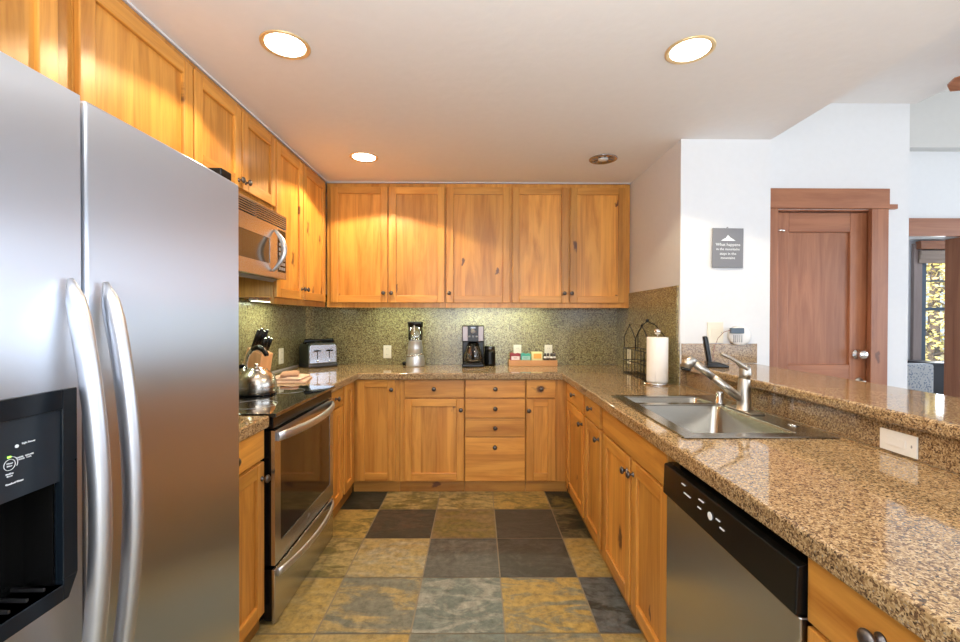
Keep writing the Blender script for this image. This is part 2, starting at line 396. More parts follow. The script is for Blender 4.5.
pal = [GOLD, OLIVE, TAN, GREY, BLUE, CHAR, GREEN, TAN, GOLD]
mb = MB(); bm = mb.bm
c1 = bm.loops.layers.float_color.new('stone'); c2 = bm.loops.layers.float_color.new('stone_two')
x_lo, x_hi, y_lo, y_hi = XL, 1.83, -3.2, YB
g = .0034
for i in range(-4, 8):
    for j in range(-14, 7):
        x0, x1, y0, y1 = TX+i*T, TX+(i+1)*T, TY+j*T, TY+(j+1)*T
        x0, x1, y0, y1 = max(x0, x_lo), min(x1, x_hi), max(y0, y_lo), min(y1, y_hi)
        if x1-x0 < .01 or y1-y0 < .01: continue
        a, b_ = known.get((i, j), (random.choice(pal), random.choice(pal)))
        vsx = [bm.verts.new(p) for p in ((x0+g,y0+g,0),(x1-g,y0+g,0),(x1-g,y1-g,0),(x0+g,y1-g,0))]
        f = bm.faces.new(vsx)
        for l in f.loops: l[c1] = (*a, 1); l[c2] = (*b_, 1)
f = bm.faces.new([bm.verts.new(p) for p in ((x_lo,y_lo,-.003),(x_hi,y_lo,-.003),(x_hi,y_hi,-.003),(x_lo,y_hi,-.003))]); f.material_index = 1
mb.box(x_lo, x_hi, y_lo, y_hi, -.1, -.004, mi=1)
struct(mb, 'floor', [M['slate'], M['grout']])
struct(MB().box(1.83, 6.3, -3.2, 6.2, -.1, -.002), 'floor', M['carpet'])
# walls
struct(MB().box(XL-.12, XL, -3.3, YB+.12, -.1, 2.75), 'wall_left', M['wallk'])
struct(MB().box(XL, XR, YB, YB+.12, -.1, 2.75), 'wall_back', M['wallk'])
struct(MB().box(XR, 1.827, 2.725, YB+.12, -.1, ZC, mi=0), 'wall_right', [M['wall']])
mb = MB().box(XL, -1.2, -3.32, -3.2, 0, 2.75).box(-1.2, 1.0, -3.32, -3.2, 0, .5).box(-1.2, 1.0, -3.32, -3.2, 2.2, 2.75).box(1.0, 2.3, -3.32, -3.2, 0, 4).box(5.5, 6.3, -3.32, -3.2, 0, 4).box(2.3, 5.5, -3.32, -3.2, 0, .6).box(2.3, 5.5, -3.32, -3.2, 2.4, 4)
struct(mb, 'wall_rear', M['wall'])
mb = MB().box(6.2, 6.32, -3.2, -1.9, 0, 4).box(6.2, 6.32, 3.2, 3.8, 0, 4).box(6.2, 6.32, -1.9, 3.2, 0, .5).box(6.2, 6.32, -1.9, 3.2, 2.5, 4)
struct(mb, 'wall_living_right', M['wall'])
# door wall with its opening, closet side, far wall with the opening to the next room
mb = MB().box(1.827, 1.94, 2.85, 2.97, 0, 3.4).box(2.58, 2.82, 2.85, 2.97, 0, 3.4).box(1.94, 2.58, 2.85, 2.97, 2.045, 3.4).box(2.70, 2.82, 2.97, 3.75, 0, 3.4)
struct(mb, 'wall_door', M['wall'])
mb = MB().box(1.827, 3.3, 3.75, 3.87, 0, 4.2).box(4.19, 6.3, 3.75, 3.87, 0, 4.2).box(3.3, 4.19, 3.75, 3.87, 2.04, 4.2).box(2.82, 6.2, 3.66, 3.75, 2.77, 4.2, mi=1)
struct(mb, 'wall_far', [M['wall'], M['soffit']])
mb = MB().box(2.9, 5.85+.24, 6.0, 6.12, 0, 2.6).box(7.3, 8, 6.0, 6.12, 0, 2.6).box(6.09, 7.3, 6.0, 6.12, 0, .70).box(6.09, 7.3, 6.0, 6.12, 2.28, 2.6).box(2.9, 3.02, 3.87, 6.0, 0, 2.6).box(7.9, 8, 3.87, 6.0, 0, 2.6).box(6.3, 8, 3.80, 3.87, 0, 2.6)
struct(mb, 'wall_bedroom', M['wall'])
struct(MB().box(2.9, 8, 3.87, 6.12, 2.42, 2.6), 'ceiling', M['ceil'])
struct(MB().box(6.3, 8, 3.8, 6.2, -.1, -.002), 'floor', M['carpet'])
# ceilings
struct(MB().box(XL-.12, 1.827, -3.3, YB+.12, ZC, 2.75), 'ceiling', M['ceil'])
mb = MB().box(1.827, 2.82, -3.3, 3.0, 2.737, 2.95)
mb.prism([(2.82, 2.955), (6.4, 3.886), (6.4, 4.0), (2.82, 3.1)], 'y', -3.3, 3.9)
mb.box(2.82, 2.86, -3.3, 2.85, 2.737, 2.96)
struct(mb, 'ceiling', M['ceil'])
struct(MB().box(-1.2365, -1.230, .37, 3.60, 2.441, 2.4478).box(-1.23, 1.262, 3.612, 3.618, 2.4415, 2.4478), 'trim_7', M['wall'])
# half wall under the raised bar
struct(MB().box(1.312, 1.43, -.5, 2.725, 0, 1.012), 'wall_half', M['wall'])

# unseen windows, added to carry the daylight fill -------------------------------------------------
M['glass'] = None
mt, nt, b = new_mat('window_glass'); M['glass'] = mt
tr = N(nt, 'ShaderNodeBsdfTransparent'); gl = N(nt, 'ShaderNodeBsdfGlossy', ins={1: .02}); mxs = N(nt, 'ShaderNodeMixShader', ins={0: .07})
nt.links.new(tr.outputs[0], mxs.inputs[1]); nt.links.new(gl.outputs[0], mxs.inputs[2]); nt.links.new(mxs.outputs[0], nt.nodes['Material Output'].inputs[0])
def window_y(name, x0, x1, y, z0, z1, nx, nz):
    mb = MB()
    for i in range(nx+1):
        x = x0+(x1-x0)*i/nx; w = .03 if i in (0, nx) else .02; mb.box(x-w, x+w, y-.03, y+.03, z0, z1)
    for k in range(nz+1):
        z = z0+(z1-z0)*k/nz; w = .03 if k in (0, nz) else .015; mb.box(x0, x1, y-.028, y+.028, z-w, z+w)
    o = struct(mb, name, M['dh']); gg = MB().box(x0, x1, y-.003, y+.003, z0, z1).build('glass_pane', M['glass'], o)
window_y('window_1', -1.2, 1.0, -3.26, .5, 2.2, 3, 2)
window_y('window_2', 2.3, 5.5, -3.26, .6, 2.4, 4, 2)
mb = MB()
for i in range(7): y = -1.9+5.1*i/6; mb.box(6.23, 6.29, y-.025, y+.025, .5, 2.5)
for z in (.5, 1.5, 2.5): mb.box(6.232, 6.288, -1.9, 3.2, z-.025, z+.025)
o = struct(mb, 'window_3', M['dv']); MB().box(6.257, 6.263, -1.9, 3.2, .5, 2.5).build('glass_pane', M['glass'], o)

# bedroom window (seen through the doorway): dark blue-grey frame, three panes high
M['frame_blue'] = simple('window_frame_blue', (.10, .14, .19), .4)
mb = MB().box(6.09, 6.175, 5.99, 6.09, .70, 2.28).box(7.22, 7.3, 5.99, 6.09, .70, 2.28).box(6.175, 7.22, 5.99, 6.09, .70, .745).box(6.175, 7.22, 5.99, 6.09, 2.24, 2.28)
mb.box(6.175, 7.22, 6.01, 6.05, 1.845, 1.865).box(6.175, 7.22, 6.005, 6.06, 1.445, 1.49).box(6.68, 6.71, 6.01, 6.05, .745, 2.24)
o = struct(mb, 'window_4', M['frame_blue'])
MB().box(6.17, 7.225, 6.055, 6.061, .74, 2.245).build('glass_pane', M['glass'], o)
M['shade'] = simple('shade_cloth', (.42, .33, .27), .9, bump=(60, .5))
M['greywood'] = wood('grey_trim_wood', 'z', (.42, .33, .30), (.32, .24, .22), (.1, .05, .04), knots=.1)
struct(MB().box(5.97, 6.085, 5.955, 5.998, .66, 2.36).box(7.305, 7.42, 5.955, 5.998, .66, 2.36), 'trim_1', M['greywood'], bevel=.003)
t = thing('roman_shade', 'brown folded fabric shade at the top of the far bedroom window', 'window shade', (6.6, 5.95, 2.09))
mb = MB()
for k in range(3): mb.box(-.58, .6, -.02-.012*k, .0, .0+.055*k, .06+.055*k)
mb.build('fabric_folds', M['shade'], t, bevel=.008)
MB().box(-.6, .62, -.06, .02, .19, .30).build('valance_board', M['dh'], t, bevel=.003)

# ------------------------------------------------------------------ trim, door
mb = MB().box(1.835, 1.945, 2.822, 2.85, 0, 2.046).box(2.553, 2.663, 2.822, 2.85, 0, 2.046)
struct(mb, 'trim_2', M['dv'], bevel=.003)
mb = MB().box(1.835, 2.663, 2.815, 2.85, 2.046, 2.174).box(2.663, 2.725, 2.825, 2.85, 2.046, 2.076)
struct(mb, 'trim_3', M['dh'], bevel=.003)
mb = MB().box(1.941, 1.951, 2.852, 2.965, 0, 2.0445).box(2.5765, 2.5795, 2.852, 2.965, 0, 2.0445).box(1.951, 2.5765, 2.852, 2.965, 2.038, 2.0445)
struct(mb, 'trim_4', M['dv'])
d = thing('panel_door', 'knotty reddish-brown wooden panel door closed beyond the raised bar', 'door', (1.954, 2.92, .005))
w = .620
mb = MB().box(0, .10, -.04, 0, 0, 2.028).box(w-.112, w, -.04, 0, 0, 2.028)
mb.box(.10, w-.112, -.04, 0, 1.90, 2.028, mi=1).box(.10, w-.112, -.04, 0, .86, 1.025, mi=1).box(.10, w-.112, -.04, 0, 0, .22, mi=1)
mb.build('door_frame', [M['dv'], M['dh']], d, bevel=.004)
for z0, z1 in ((1.025, 1.90), (.22, .86)):
    MB().box(.10, w-.112, -.022, -.008, z0, z1).build('door_panel', M['dv'], d)
for z in (1.86, 1.02, .25):
    MB().lathe([(.007, -.05), (.007, .05)], (-.004, -.046, z), seg=12).build('hinge', M['nickel'], d)
MB().tube([(-.004, -.05, 1.905), (.03, -.07, 1.905), (.045, -.07, 1.90)], [.006, .006, .011]).build('hinge_stop', M['chrome'], d)
MB().lathe([(.033, 0), (.033, -.008), (.016, -.012), (.016, -.030), (.028, -.036), (.030, -.052), (.022, -.064), (0, -.066)], (.556, -.04, 1.094), axis='y', seg=24).build('deadbolt', M['chrome'], d)
mb = MB().lathe([(.028, 0), (.028, -.008), (.010, -.012), (.010, -.045), (0, -.046)], (.572, -.04, .912), axis='y', seg=24)
mb.box(.475, .582, -.088, -.074, .902, .924)
mb.build('lever_handle', M['nickel'], d, bevel=.003)
# opening to the bedroom
struct(MB().box(3.2, 4.32, 3.715, 3.75, 2.04, 2.192), 'trim_5', M['dh'], bevel=.003)
struct(MB().box(4.175, 4.30, 3.715, 3.75, 0, 2.04).box(3.2, 3.31, 3.715, 3.75, 0, 2.04).box(4.165, 4.189, 3.75, 3.88, 0, 2.038), 'trim_6', M['dv'], bevel=.003)

# ------------------------------------------------------------------ granite pieces
def zslab(mb, *a): pass
xs = [XL+.001, -.897, .648, .745, 1.235, 1.299]
ys = [-.5, 1.54, 2.327, 2.668, 3.3047, YB-.001]
def ins(x, y):
    if y > 3.3047: return x < XR
    if x < -.897: return y > 2.668
    if x > .648: return not (.745 < x < 1.235 and 1.54 < y < 2.327) and (y < 2.7 or True)
    return False
xs = [XL+.001, -.897, .648, .745, 1.235, XR-.001]
o = MB().cells(xs, ys, ins, .865, .915, 0, 1).build('countertop', [M['granite'], M['gran_edge']], bevel=.007, seg=3)
tag(o, 'long U-shaped speckled brown granite countertop running round to the sink peninsula', 'countertop')
# strip between XR and the riser in front of the half wall
o = MB().cells([XR, 1.299], [-.5, 2.724], lambda x, y: True, .865, .915).build('countertop_strip', M['granite'])
# joined into the same counter as a child so it reads as one piece
o.parent = bpy.data.objects['countertop']
o = MB().cells([XL+.001, -.885], [1.345, 1.874], lambda x, y: True, .865, .915, 0, 1).build('countertop', [M['granite'], M['gran_edge']], bevel=.007, seg=3)
tag(o, 'short piece of granite countertop between the refrigerator and the range', 'countertop')
o = MB().box(XL+.001, XR-.001, YB-.012, YB-.001, .916, 1.54).build('backsplash', M['gran_tile'])
tag(o, 'granite tile backsplash on the back wall behind the coffee maker', 'backsplash')
o = MB().box(XL+.001, XL+.012, 1.345, YB-.0125, .93, 1.54).build('backsplash', M['gran_tile_s'])
tag(o, 'granite tile backsplash on the left wall behind the kettle and range', 'backsplash')
o = MB().box(XR-.012, XR-.001, 2.745, YB-.0125, .916, 1.54).box(XR-.012, XR-.001, 2.7255, 2.745, .916, 1.177).build('backsplash', M['gran_tile_s'])
tag(o, 'granite tile backsplash on the right wall behind the wire rack and paper towels', 'backsplash')
o = MB().box(1.30, 1.311, -.5, 2.7245, .9155, 1.012).box(XR+.001, 1.30, 2.7135, 2.7245, .916, 1.012).build('granite_riser', M['gran_riser'])
tag(o, 'dark granite riser strip between the sink counter and the raised bar', 'backsplash')
o = MB().cells([1.262, 1.725], [-.5, 2.7235], lambda x, y: True, 1.013, 1.055, 0, 0).build('breakfast_bar', M['granite'], bevel=.012, seg=4)
tag(o, 'raised polished granite bar top beyond the sink', 'counter')
o = MB().box(1.275, 1.742, 2.713, 2.7245, 1.056, 1.177).build('backsplash', M['granite'])
tag(o, 'low strip of speckled granite on the white wall at the end of the raised bar', 'backsplash')

# ------------------------------------------------------------------ cabinets
def knob(parent, x, y, z, name='knob'):
    """round dark bronze knob standing out towards -y"""
    mb = MB().lathe([(.011, 0), (.011, -.003), (.0055, -.006), (.0055, -.014), (.012, -.018), (.0165, -.023), (.0165, -.027), (.011, -.032), (0, -.034)], (x, y, z), axis='y', seg=20)
    return mb.build(name, M['bronze'], parent)
def door_front(parent, x0, x1, z0, z1, kn=None, st=.058):
    mb = MB().box(x0, x0+st, 0, .02, z0, z1).box(x1-st, x1, 0, .02, z0, z1)
    mb.box(x0+st, x1-st, .0, .02, z1-st, z1, mi=1).box(x0+st, x1-st, 0, .02, z0, z0+st, mi=1)
    dd = mb.build('door', [M['wv'], M['wh']], parent, bevel=.0035)
    MB().box(x0+st, x1-st, .0135, .0185, z0+st, z1-st).build('panel', M['wp'], dd)
    if kn: knob(dd, kn[0], 0, kn[1])
    return dd
def drawer_front(parent, x0, x1, z0, z1, kn=True, name='drawer'):
    dd = MB().box(x0, x1, 0, .02, z0, z1).build(name, M['wd'], parent, bevel=.003)
    if kn: knob(dd, (x0+x1)/2 if kn is True else kn[0], 0, (z0+z1)/2 if kn is True else kn[1])
    return dd
def carcass(t, w, z0, z1, dep, opening=False, x0=0, name='carcass'):
    mb = MB()
    mb.box(x0, x0+.016, .04, dep, z0, z1).box(w-.016, w, .04, dep, z0, z1).box(x0+.016, w-.016, dep-.012, dep, z0, z1).box(x0+.016, w-.016, .04, dep-.012, z0, z0+.016)
    if not opening: mb.box(x0+.016, w-.016, .04, dep-.012, z1-.016, z1)
    mb.build(name, M['wf'], t)
def frame(t, w, z0, z1, x0=0):
    MB().box(x0, w, .0205, .0395, z0, z1).build('face_frame', M['wf'], t, bevel=.001)
def toe(t, w, x0=0):
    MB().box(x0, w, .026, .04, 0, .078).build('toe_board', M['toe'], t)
def base(name, label, loc, rz, w, dep, group=None, opening=False, tb=True, e0=0, e1=0):
    t = thing(name, label, 'cabinet', loc, rz, group)
    frame(t, w+e1, .079, .864, x0=-e0); carcass(t, w, .079, .864, dep, opening)
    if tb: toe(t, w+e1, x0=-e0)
    return t
YF = 3.33
G = .002
# back run, left to right
t = base('base_cabinet', 'lower corner cabinet with one tall door, left end of the back row', (-.925, YF, 0), 0, .335, .60, e0=.019)
door_front(t, .012, .302, .09, .862, (.277, .789))
t = base('base_cabinet', 'lower cabinet on the back wall with one drawer over one wide door', (-.59+G, YF, 0), 0, .494, .60)
drawer_front(t, .034, .490, .727, .862); door_front(t, .034, .490, .09, .716, (.466, .635))
t = base('base_cabinet', 'lower cabinet in the back row with a stack of four drawers', (-.094+G, YF, 0), 0, .464, .60)
for a, b_ in ((.727, .862), (.573, .716), (.428, .568)): drawer_front(t, .003, .459, a, b_)
drawer_front(t, .003, .459, .09, .422, (.229, .351))
t = base('base_cabinet', 'narrow lower cabinet at the right end of the back row, small drawer over door', (.372+G, YF, 0), 0, .30, .60, e1=.020)
drawer_front(t, .003, .225, .727, .862); door_front(t, .003, .225, .09, .716, (.020+.0, .63))
# left run (faces +x): local x -> world y
XF_ = -.925
t = base('base_cabinet', 'narrow lower cabinet between the range and the back corner, drawer over door', (XF_, 2.668, 0), R(90), .388, .60)
drawer_front(t, .134, .36, .738, .862, (.20, .80)); door_front(t, .134, .36, .09, .728)
t = base('base_cabinet', 'lower corner cabinet with a plain narrow door beside the four-slot toaster corner', (XF_, 3.06, 0), R(90), .245, .60, e1=.043)
door_front(t, .012, .24, .09, .862)
t = base('base_cabinet', 'lower cabinet squeezed between the refrigerator and the range', (-.905, 1.36, 0), R(90), .514, .60)
drawer_front(t, .004, .508, .735, .862); door_front(t, .004, .508, .075, .722, (.485, .655))
# peninsula (faces -x): local x -> world -y
XP = .675
t = base('base_cabinet', 'lower corner cabinet at the far end of the peninsula, drawer over door', (XP, 3.30, 0), R(-90), .545, .60, e0=.048)
drawer_front(t, .012, .525, .727, .862, (.27, .80)); door_front(t, .012, .525, .06, .716, (.495, .652))
t = base('base_cabinet', 'second lower cabinet of the peninsula, small drawer and door just before the sink', (XP, 2.752, 0), R(-90), .375, .60)
drawer_front(t, .012, .358, .727, .862, (.18, .80)); door_front(t, .012, .358, .06, .716, (.33, .66))
t = base('base_cabinet', 'sink cabinet with a plain front board above two doors', (XP, 2.374, 0), R(-90), .834, .60, opening=True)
drawer_front(t, .032, .828, .727, .862, False, name='false_front')
door_front(t, .032, .444, .06, .716, (.418, .652)); door_front(t, .468, .828, .06, .716, (.494, .66))
t = base('base_cabinet', 'lower cabinet nearest the camera on the peninsula, beyond the dishwasher', (XP, .890, 0), R(-90), .50, .60)
drawer_front(t, .004, .49, .718, .862, (.168, .80)); door_front(t, .004, .49, .06, .708)
t = None

# upper cabinets: local front y=0 faces -y
def upper(label, loc, rz, w, z0, z1, dep, doors, group=None, rail=.04, name='wall_cabinet'):
    t = thing(name, label, 'cabinet', (loc[0], loc[1], 0), rz, group)
    frame(t, w, z0-rail, z1+.033); carcass(t, w, z0-.0, z1, dep)
    for (a, b_, kn) in doors: door_front(t, a, b_, z0, z1, kn)
    return t
YU = 3.60
Z0, Z1 = 1.457, 2.405
DU = .335
upper('upper cabinet with two doors at the left end of the back wall', (-1.238, YU), 0, .977, Z0, Z1, DU,
      [(.036, .502, (.472, 1.535)), (.514, .969, (.537, 1.535))])
upper('upper cabinet with a single wide door in the middle of the back wall', (-.261+G, YU), 0, .536, Z0, Z1, DU, [(.006, .527, (.030, 1.535))])
upper('upper cabinet with two doors at the right end of the back wall', (.275+G, YU), 0, .984, Z0, Z1, DU,
      [(.010, .472, (.437, 1.536)), (.486, .942, (.497, 1.536))])
# left wall uppers: front plane x=-1.218 (doors) -> local y=0 at x=-1.218, local x -> world y
XU = -1.218; DL_ = .322
upper('tall upper cabinet with two doors between the microwave and the back corner', (XU, 2.672), R(90), .905, Z0, Z1, DL_,
      [(.004, .405, (.380, 1.53)), (.417, .862, (.440, 1.53))])
upper('short upper cabinet with two doors above the microwave', (XU, 1.900), R(90), .770, 2.00, Z1, DL_,
      [(.004, .378, (.350, 2.035)), (.390, .762, (.415, 2.04))])
upper('tall upper cabinet with one door between refrigerator and microwave', (XU, 1.352), R(90), .546, Z0, Z1, DL_, [(.004, .540, None)])
upper('upper cabinet with two doors above the refrigerator', (XU, .37), R(90), .980, 1.83, Z1, DL_,
      [(.004, .455, None), (.463, .918, None)], rail=.03)
for nme in ():
    pass

# ------------------------------------------------------------------ refrigerator
FX = -.735
fr = thing('refrigerator', 'tall stainless steel side-by-side refrigerator at the left edge', 'refrigerator', (-1.15, .895, 0))
def L_(x, y, z): return (x+1.15, y-.895, z)
MB().box(-1.50+1.15, -.812+1.15, .445-.895, 1.335-.895, .02, 1.735).build('cabinet_body', M['steel_dk'], fr, bevel=.006)
MB().box(-.83+1.15, -.77+1.15, .455-.895, 1.33-.895, 0, .075).build('base_grille', M['black'], fr)
def fdoor(name, y0, y1, hole=None):
    # slightly crowned door skin
    mb = MB(); n = 10; ycs = [y0+(y1-y0)*i/n for i in range(n+1)]
    prof = []
    for i, y in enumerate(ycs):
        s_ = (i/n-.5)*2; prof.append((FX - .003*s_*s_, y))
    pts = [(-.805, y0), *[(x, y) for x, y in prof], (-.805, y1)]
    return mb, pts
mb, pts = fdoor('fridge_door', .832, 1.365)
mb.prism([(x+1.15, y-.895) for x, y in pts], 'z', .09, 1.744)
rd = mb.build('refrigerator_door', M['fridge'], fr, bevel=.006, seg=3)
for p in rd.data.polygons: p.use_smooth = False
# freezer door built round the dispenser opening
dy0, dy1, dz0, dz1 = .50, .775, .845, 1.06
ya, yb = .45, .818
mb = MB()
def bx(y0, y1, z0, z1, x0=-.805, x1=FX): mb.box(x0+1.15, x1+1.15, y0-.895, y1-.895, z0, z1)
bx(ya, dy0, .09, 1.744); bx(dy1+.012, yb, .09, 1.744); bx(dy0, dy1+.012, 1.19, 1.744); bx(dy0, dy1+.012, .09, .84)
bmesh.ops.remove_doubles(mb.bm, verts=mb.bm.verts, dist=1e-5)
ins_ = [f for f in mb.bm.faces if all(abs(v.co.y-(dy0-.895)) < 1e-4 for v in f.verts) and False]
fd = mb.build('freezer_door', M['fridge'], fr)
dp = MB()
# dispenser bezel: frame standing 6 mm proud with chamfered lower corners
x0, x1 = FX+1.15-.01, FX+1.15+.006
Y = lambda y: y-.895
for a in (((Y(.775), Y(.803)), (.87, 1.207)), ((Y(.472), Y(.50)), (.87, 1.207)), ((Y(.50), Y(.775)), (1.172, 1.207)), ((Y(.50), Y(.775)), (.833, .862))):
    dp.box(x0, x1, a[0][0], a[0][1], a[1][0], a[1][1])
dp.prism([(Y(.775), .833), (Y(.785), .833), (Y(.803), .87), (Y(.775), .87)], 'x', x0, x1)
dp.prism([(Y(.50), .833), (Y(.50), .87), (Y(.472), .87), (Y(.49), .833)], 'x', x0, x1)
bz = dp.build('dispenser_bezel', M['panel_dk'], fd, bevel=.0015)
cp = MB().prism([(x1-.004, 1.172), (x1-.006, 1.045), (x1-.03, 1.045), (x1-.03, 1.172)], 'y', Y(.50), Y(.775)).build('control_panel', M['panel_blue'], fd)
cv = MB().box(FX+1.15-.064, FX+1.15-.060, Y(.50), Y(.775), .862, 1.045).box(FX+1.15-.06, x0, Y(.50), Y(.503), .862, 1.045).box(FX+1.15-.06, x0, Y(.772), Y(.775), .862, 1.045).box(FX+1.15-.06, x0, Y(.50), Y(.775), 1.042, 1.046)
cv.build('dispenser_recess', M['black'], fd)
mb = MB().box(FX+1.15-.06, x1-.002, Y(.50), Y(.775), .862, .862)
for k in range(9): mb.box(FX+1.15-.055, x1-.006, Y(.52)+k*.028, Y(.524)+k*.028, .868, .873)
mb.build('drip_tray', M['steel_dk'], fd)
MB().prism([(FX+1.15-.055, 1.04), (FX+1.15-.03, 1.04), (FX+1.15-.038, .94), (FX+1.15-.05, .93)], 'y', Y(.60), Y(.665)).build('dispenser_paddle', M['panel_blue'], fd, bevel=.003)
MB().lathe([(.03, 0), (.034, .05), (.02, .06)], (FX+1.15-.03, Y(.63), .985), seg=20).build('spout', M['panel_dk'], fd)
# printing on the dispenser (faces +x)
RX = (R(90), 0, R(90))
ptx = FX+1.15+.0035
text('Light Sensor', .0042, M['ink'], cp, (ptx, Y(.7185), 1.131), RX)
MB().lathe([(.0028, 0), (.0028, .001)], (ptx-.0005, Y(.700), 1.129), axis='x', seg=16).build('sensor_dot', M['ink'], cp)
text('Water', .0036, M['ink'], cp, (ptx-.001, Y(.690), 1.1045), RX)
text('Filter', .0036, M['ink'], cp, (ptx-.001, Y(.690), 1.1005), RX)
text('ORDER   REPLACE\nHOLD   3 SEC', .0034, M['ink'], cp, (ptx-.001, Y(.7135), 1.108), RX)
text('Hold to\nReset', .0036, M['ink'], cp, (ptx-.001, Y(.690), 1.0865), RX)
text('Crushed Water', .0042, M['ink'], cp, (ptx-.0015, Y(.698), 1.072), RX)
mb = MB().tube([(ptx-.001, Y(.690)+.0085*math.cos(a), 1.1025+.0085*math.sin(a)) for a in [2*math.pi*k/28 for k in range(28)]], .0005, seg=6, closed=True)
mb.build('dial_ring', M['ink'], cp)
mb = MB().tube([(ptx-.001, Y(.691)+.0112*math.cos(a), 1.1035+.0112*math.sin(a)) for a in [R(80-110*k/12) for k in range(13)]], .0005, seg=6)
mb.build('dial_arc', M['ink'], cp)
MB().box(ptx-.001, ptx, Y(.6865), Y(.6915), 1.1135, 1.1163).build('green_light', M['led'], cp)
# bowed handles
for par, yc in ((fd, .783), (rd, .857)):
    path = []; rr = []
    for k in range(25):
        s_ = k/24; z = 1.402-.86*s_
        bow = .012+.052*math.sin(math.pi*min(1, max(0, s_)))**.8
        path.append((FX+1.15+bow, yc-.895, z)); rr.append(.0185*min(1, .30+ (min(s_, 1-s_)*9)**.6))
    MB().tube(path, rr, seg=14, flat=(1.0, .75)).build('handle', M['handle'], par)
mb = MB().box(-.84+1.15, -.752+1.15, 1.295-.895, 1.350-.895, 1.7445, 1.775).box(-.84+1.15, -.752+1.15, .46-.895, .52-.895, 1.7445, 1.775)
mb.build('hinge_cover', M['black'], fr, bevel=.004)

# ------------------------------------------------------------------ range
RY0, RY1, RX_ = 1.885, 2.655, -.870
rg = thing('range', 'stainless steel slide-in electric range with black glass cooktop', 'range', (-1.2, 2.27, 0))
ox, oy = 1.2, -2.27
MB().box(-1.53+ox, -.922+ox, RY0+.002+oy, RY1-.002+oy, .03, .905).build('body', M['black'], rg)
MB().box(-1.54+ox, -.860+ox, RY0-.006+oy, RY1+.006+oy, .906, .921).build('cooktop', M['bglass'], rg, bevel=.003)
MB().box(-.922+ox, -.878+ox, RY0+.006+oy, RY1-.006+oy, .853, .905).build('control_strip', M['black'], rg, bevel=.003)
mb = MB()
for (cx_, cy_, r_) in ((-1.06, 2.08, .105), (-1.06, 2.47, .085), (-1.36, 2.08, .085), (-1.36, 2.47, .105)):
    mb.tube([(cx_+ox+r_*math.cos(a), cy_+oy+r_*math.sin(a), .9212) for a in [2*math.pi*k/40 for k in range(40)]], .0008, seg=4, closed=True)
mb.build('burner_rings', M['grey_pl'], rg)
zt, zb = .845, .262
mb = MB(); X0, X1 = -.886+ox, RX_+ox
y0, y1 = RY0+.004+oy, RY1-.004+oy
mb.box(X0, X1, y0, y0+.055, zb, zt).box(X0, X1, y1-.055, y1, zb, zt).box(X0, X1, y0+.055, y1-.055, .785, zt).box(X0, X1, y0+.055, y1-.055, zb, .345)
od = mb.build('oven_door', M['steel'], rg)
MB().box(-.920+ox, X0-.0005, y0+.002, y1-.002, .262, .843).build('door_liner', M['black'], od)
MB().box(X0+.002, X1-.002, y0+.055, y1-.055, .345, .785).build('window', M['oglass'], od)
def bowed(parent, z, y0, y1, out=.055, rad=.017, x=None, name='handle', mat='handle'):
    x = X1 if x is None else x
    path = []; rr = []
    for k in range(21):
        s_ = k/20; path.append((x+.004+out*math.sin(math.pi*s_)**.7, y0+(y1-y0)*s_, z)); rr.append(rad)
    return MB().tube(path, rr, seg=12, flat=(.55, 1.2)).build(name, M[mat], parent)
bowed(od, .815, y0+.02, y1-.02)
text('\u2217', .05, M['chrome'], od, (X1+.001, 2.27+oy, .306), RX, name='emblem')
dr = MB().box(X0, X1, y0, y1, .006, .245).build('drawer', M['steel'], rg, bevel=.004)
MB().box(-.920+ox, X0-.0005, y0+.002, y1-.002, .02, .243).build('drawer_liner', M['black'], dr)
bowed(dr, .222, y0+.02, y1-.02, out=.045, rad=.014)
MB().box(-1.50+ox, -.95+ox, RY0+.02+oy, RY1-.02+oy, 0, .03).build('base_feet', M['black'], rg)

# ------------------------------------------------------------------ microwave
mw = thing('microwave', 'stainless over-the-range microwave with curved handle, hung below short upper cabinet', 'microwave', (-1.35, 2.30, 1.54))
ox, oy, oz = 1.35, -2.30, -1.54
my0, my1, MX = 1.925, 2.668, -1.157
MB().prism([(-1.535+ox, 1.60+oz), (-1.20+ox, 1.56+oz), (-1.20+ox, 1.938+oz), (-1.535+ox, 1.938+oz)], 'y', my0+oy, my1+oy).build('case', M['steel_dk'], mw)
MB().prism([(-1.44+ox, 1.588+oz), (-1.23+ox, 1.545+oz), (-1.205+ox, 1.562+oz)], 'y', my0+.02+oy, my1-.02+oy).build('underside_hood', simple('hood_blue_grey', (.25, .28, .33), .35, .5), mw)
mb = MB().box(-1.20+ox, MX+ox, my0+oy, my1+oy, 1.925+oz, 1.938+oz).box(-1.20+ox, MX-.012+ox, my0+oy, my1+oy, 1.862+oz, 1.925+oz, mi=1)
for k in range(5): mb.box(-1.181+ox, MX+ox, my0+oy, my1+oy, (1.866+k*.012)+oz, (1.872+k*.012)+oz)
for yy in (my0, (my0+my1)/2, my1-.012): mb.box(-1.181+ox, MX+ox, yy+oy, yy+.012+oy, 1.86+oz, 1.93+oz)
mb.build('vent_grille', [M['steel'], M['black']], mw)
pd0 = 2.545
mb = MB()
X0, X1 = -1.20+ox, MX+ox
wz0, wz1 = 1.635+oz, 1.775+oz; wy0, wy1 = my0+.06+oy, 2.46+oy
mb.box(X0, X1, my0+oy, pd0+oy, 1.562+oz, wz0).box(X0, X1, my0+oy, pd0+oy, wz1, 1.858+oz).box(X0, X1, my0+oy, wy0, wz0, wz1).box(X0, X1, wy1, pd0+oy, wz0, wz1)
md = mb.build('microwave_door', M['steel'], mw)
MB().box(X0+.003, X1-.003, wy0, wy1, wz0, wz1).build('window', M['mglass'], md)
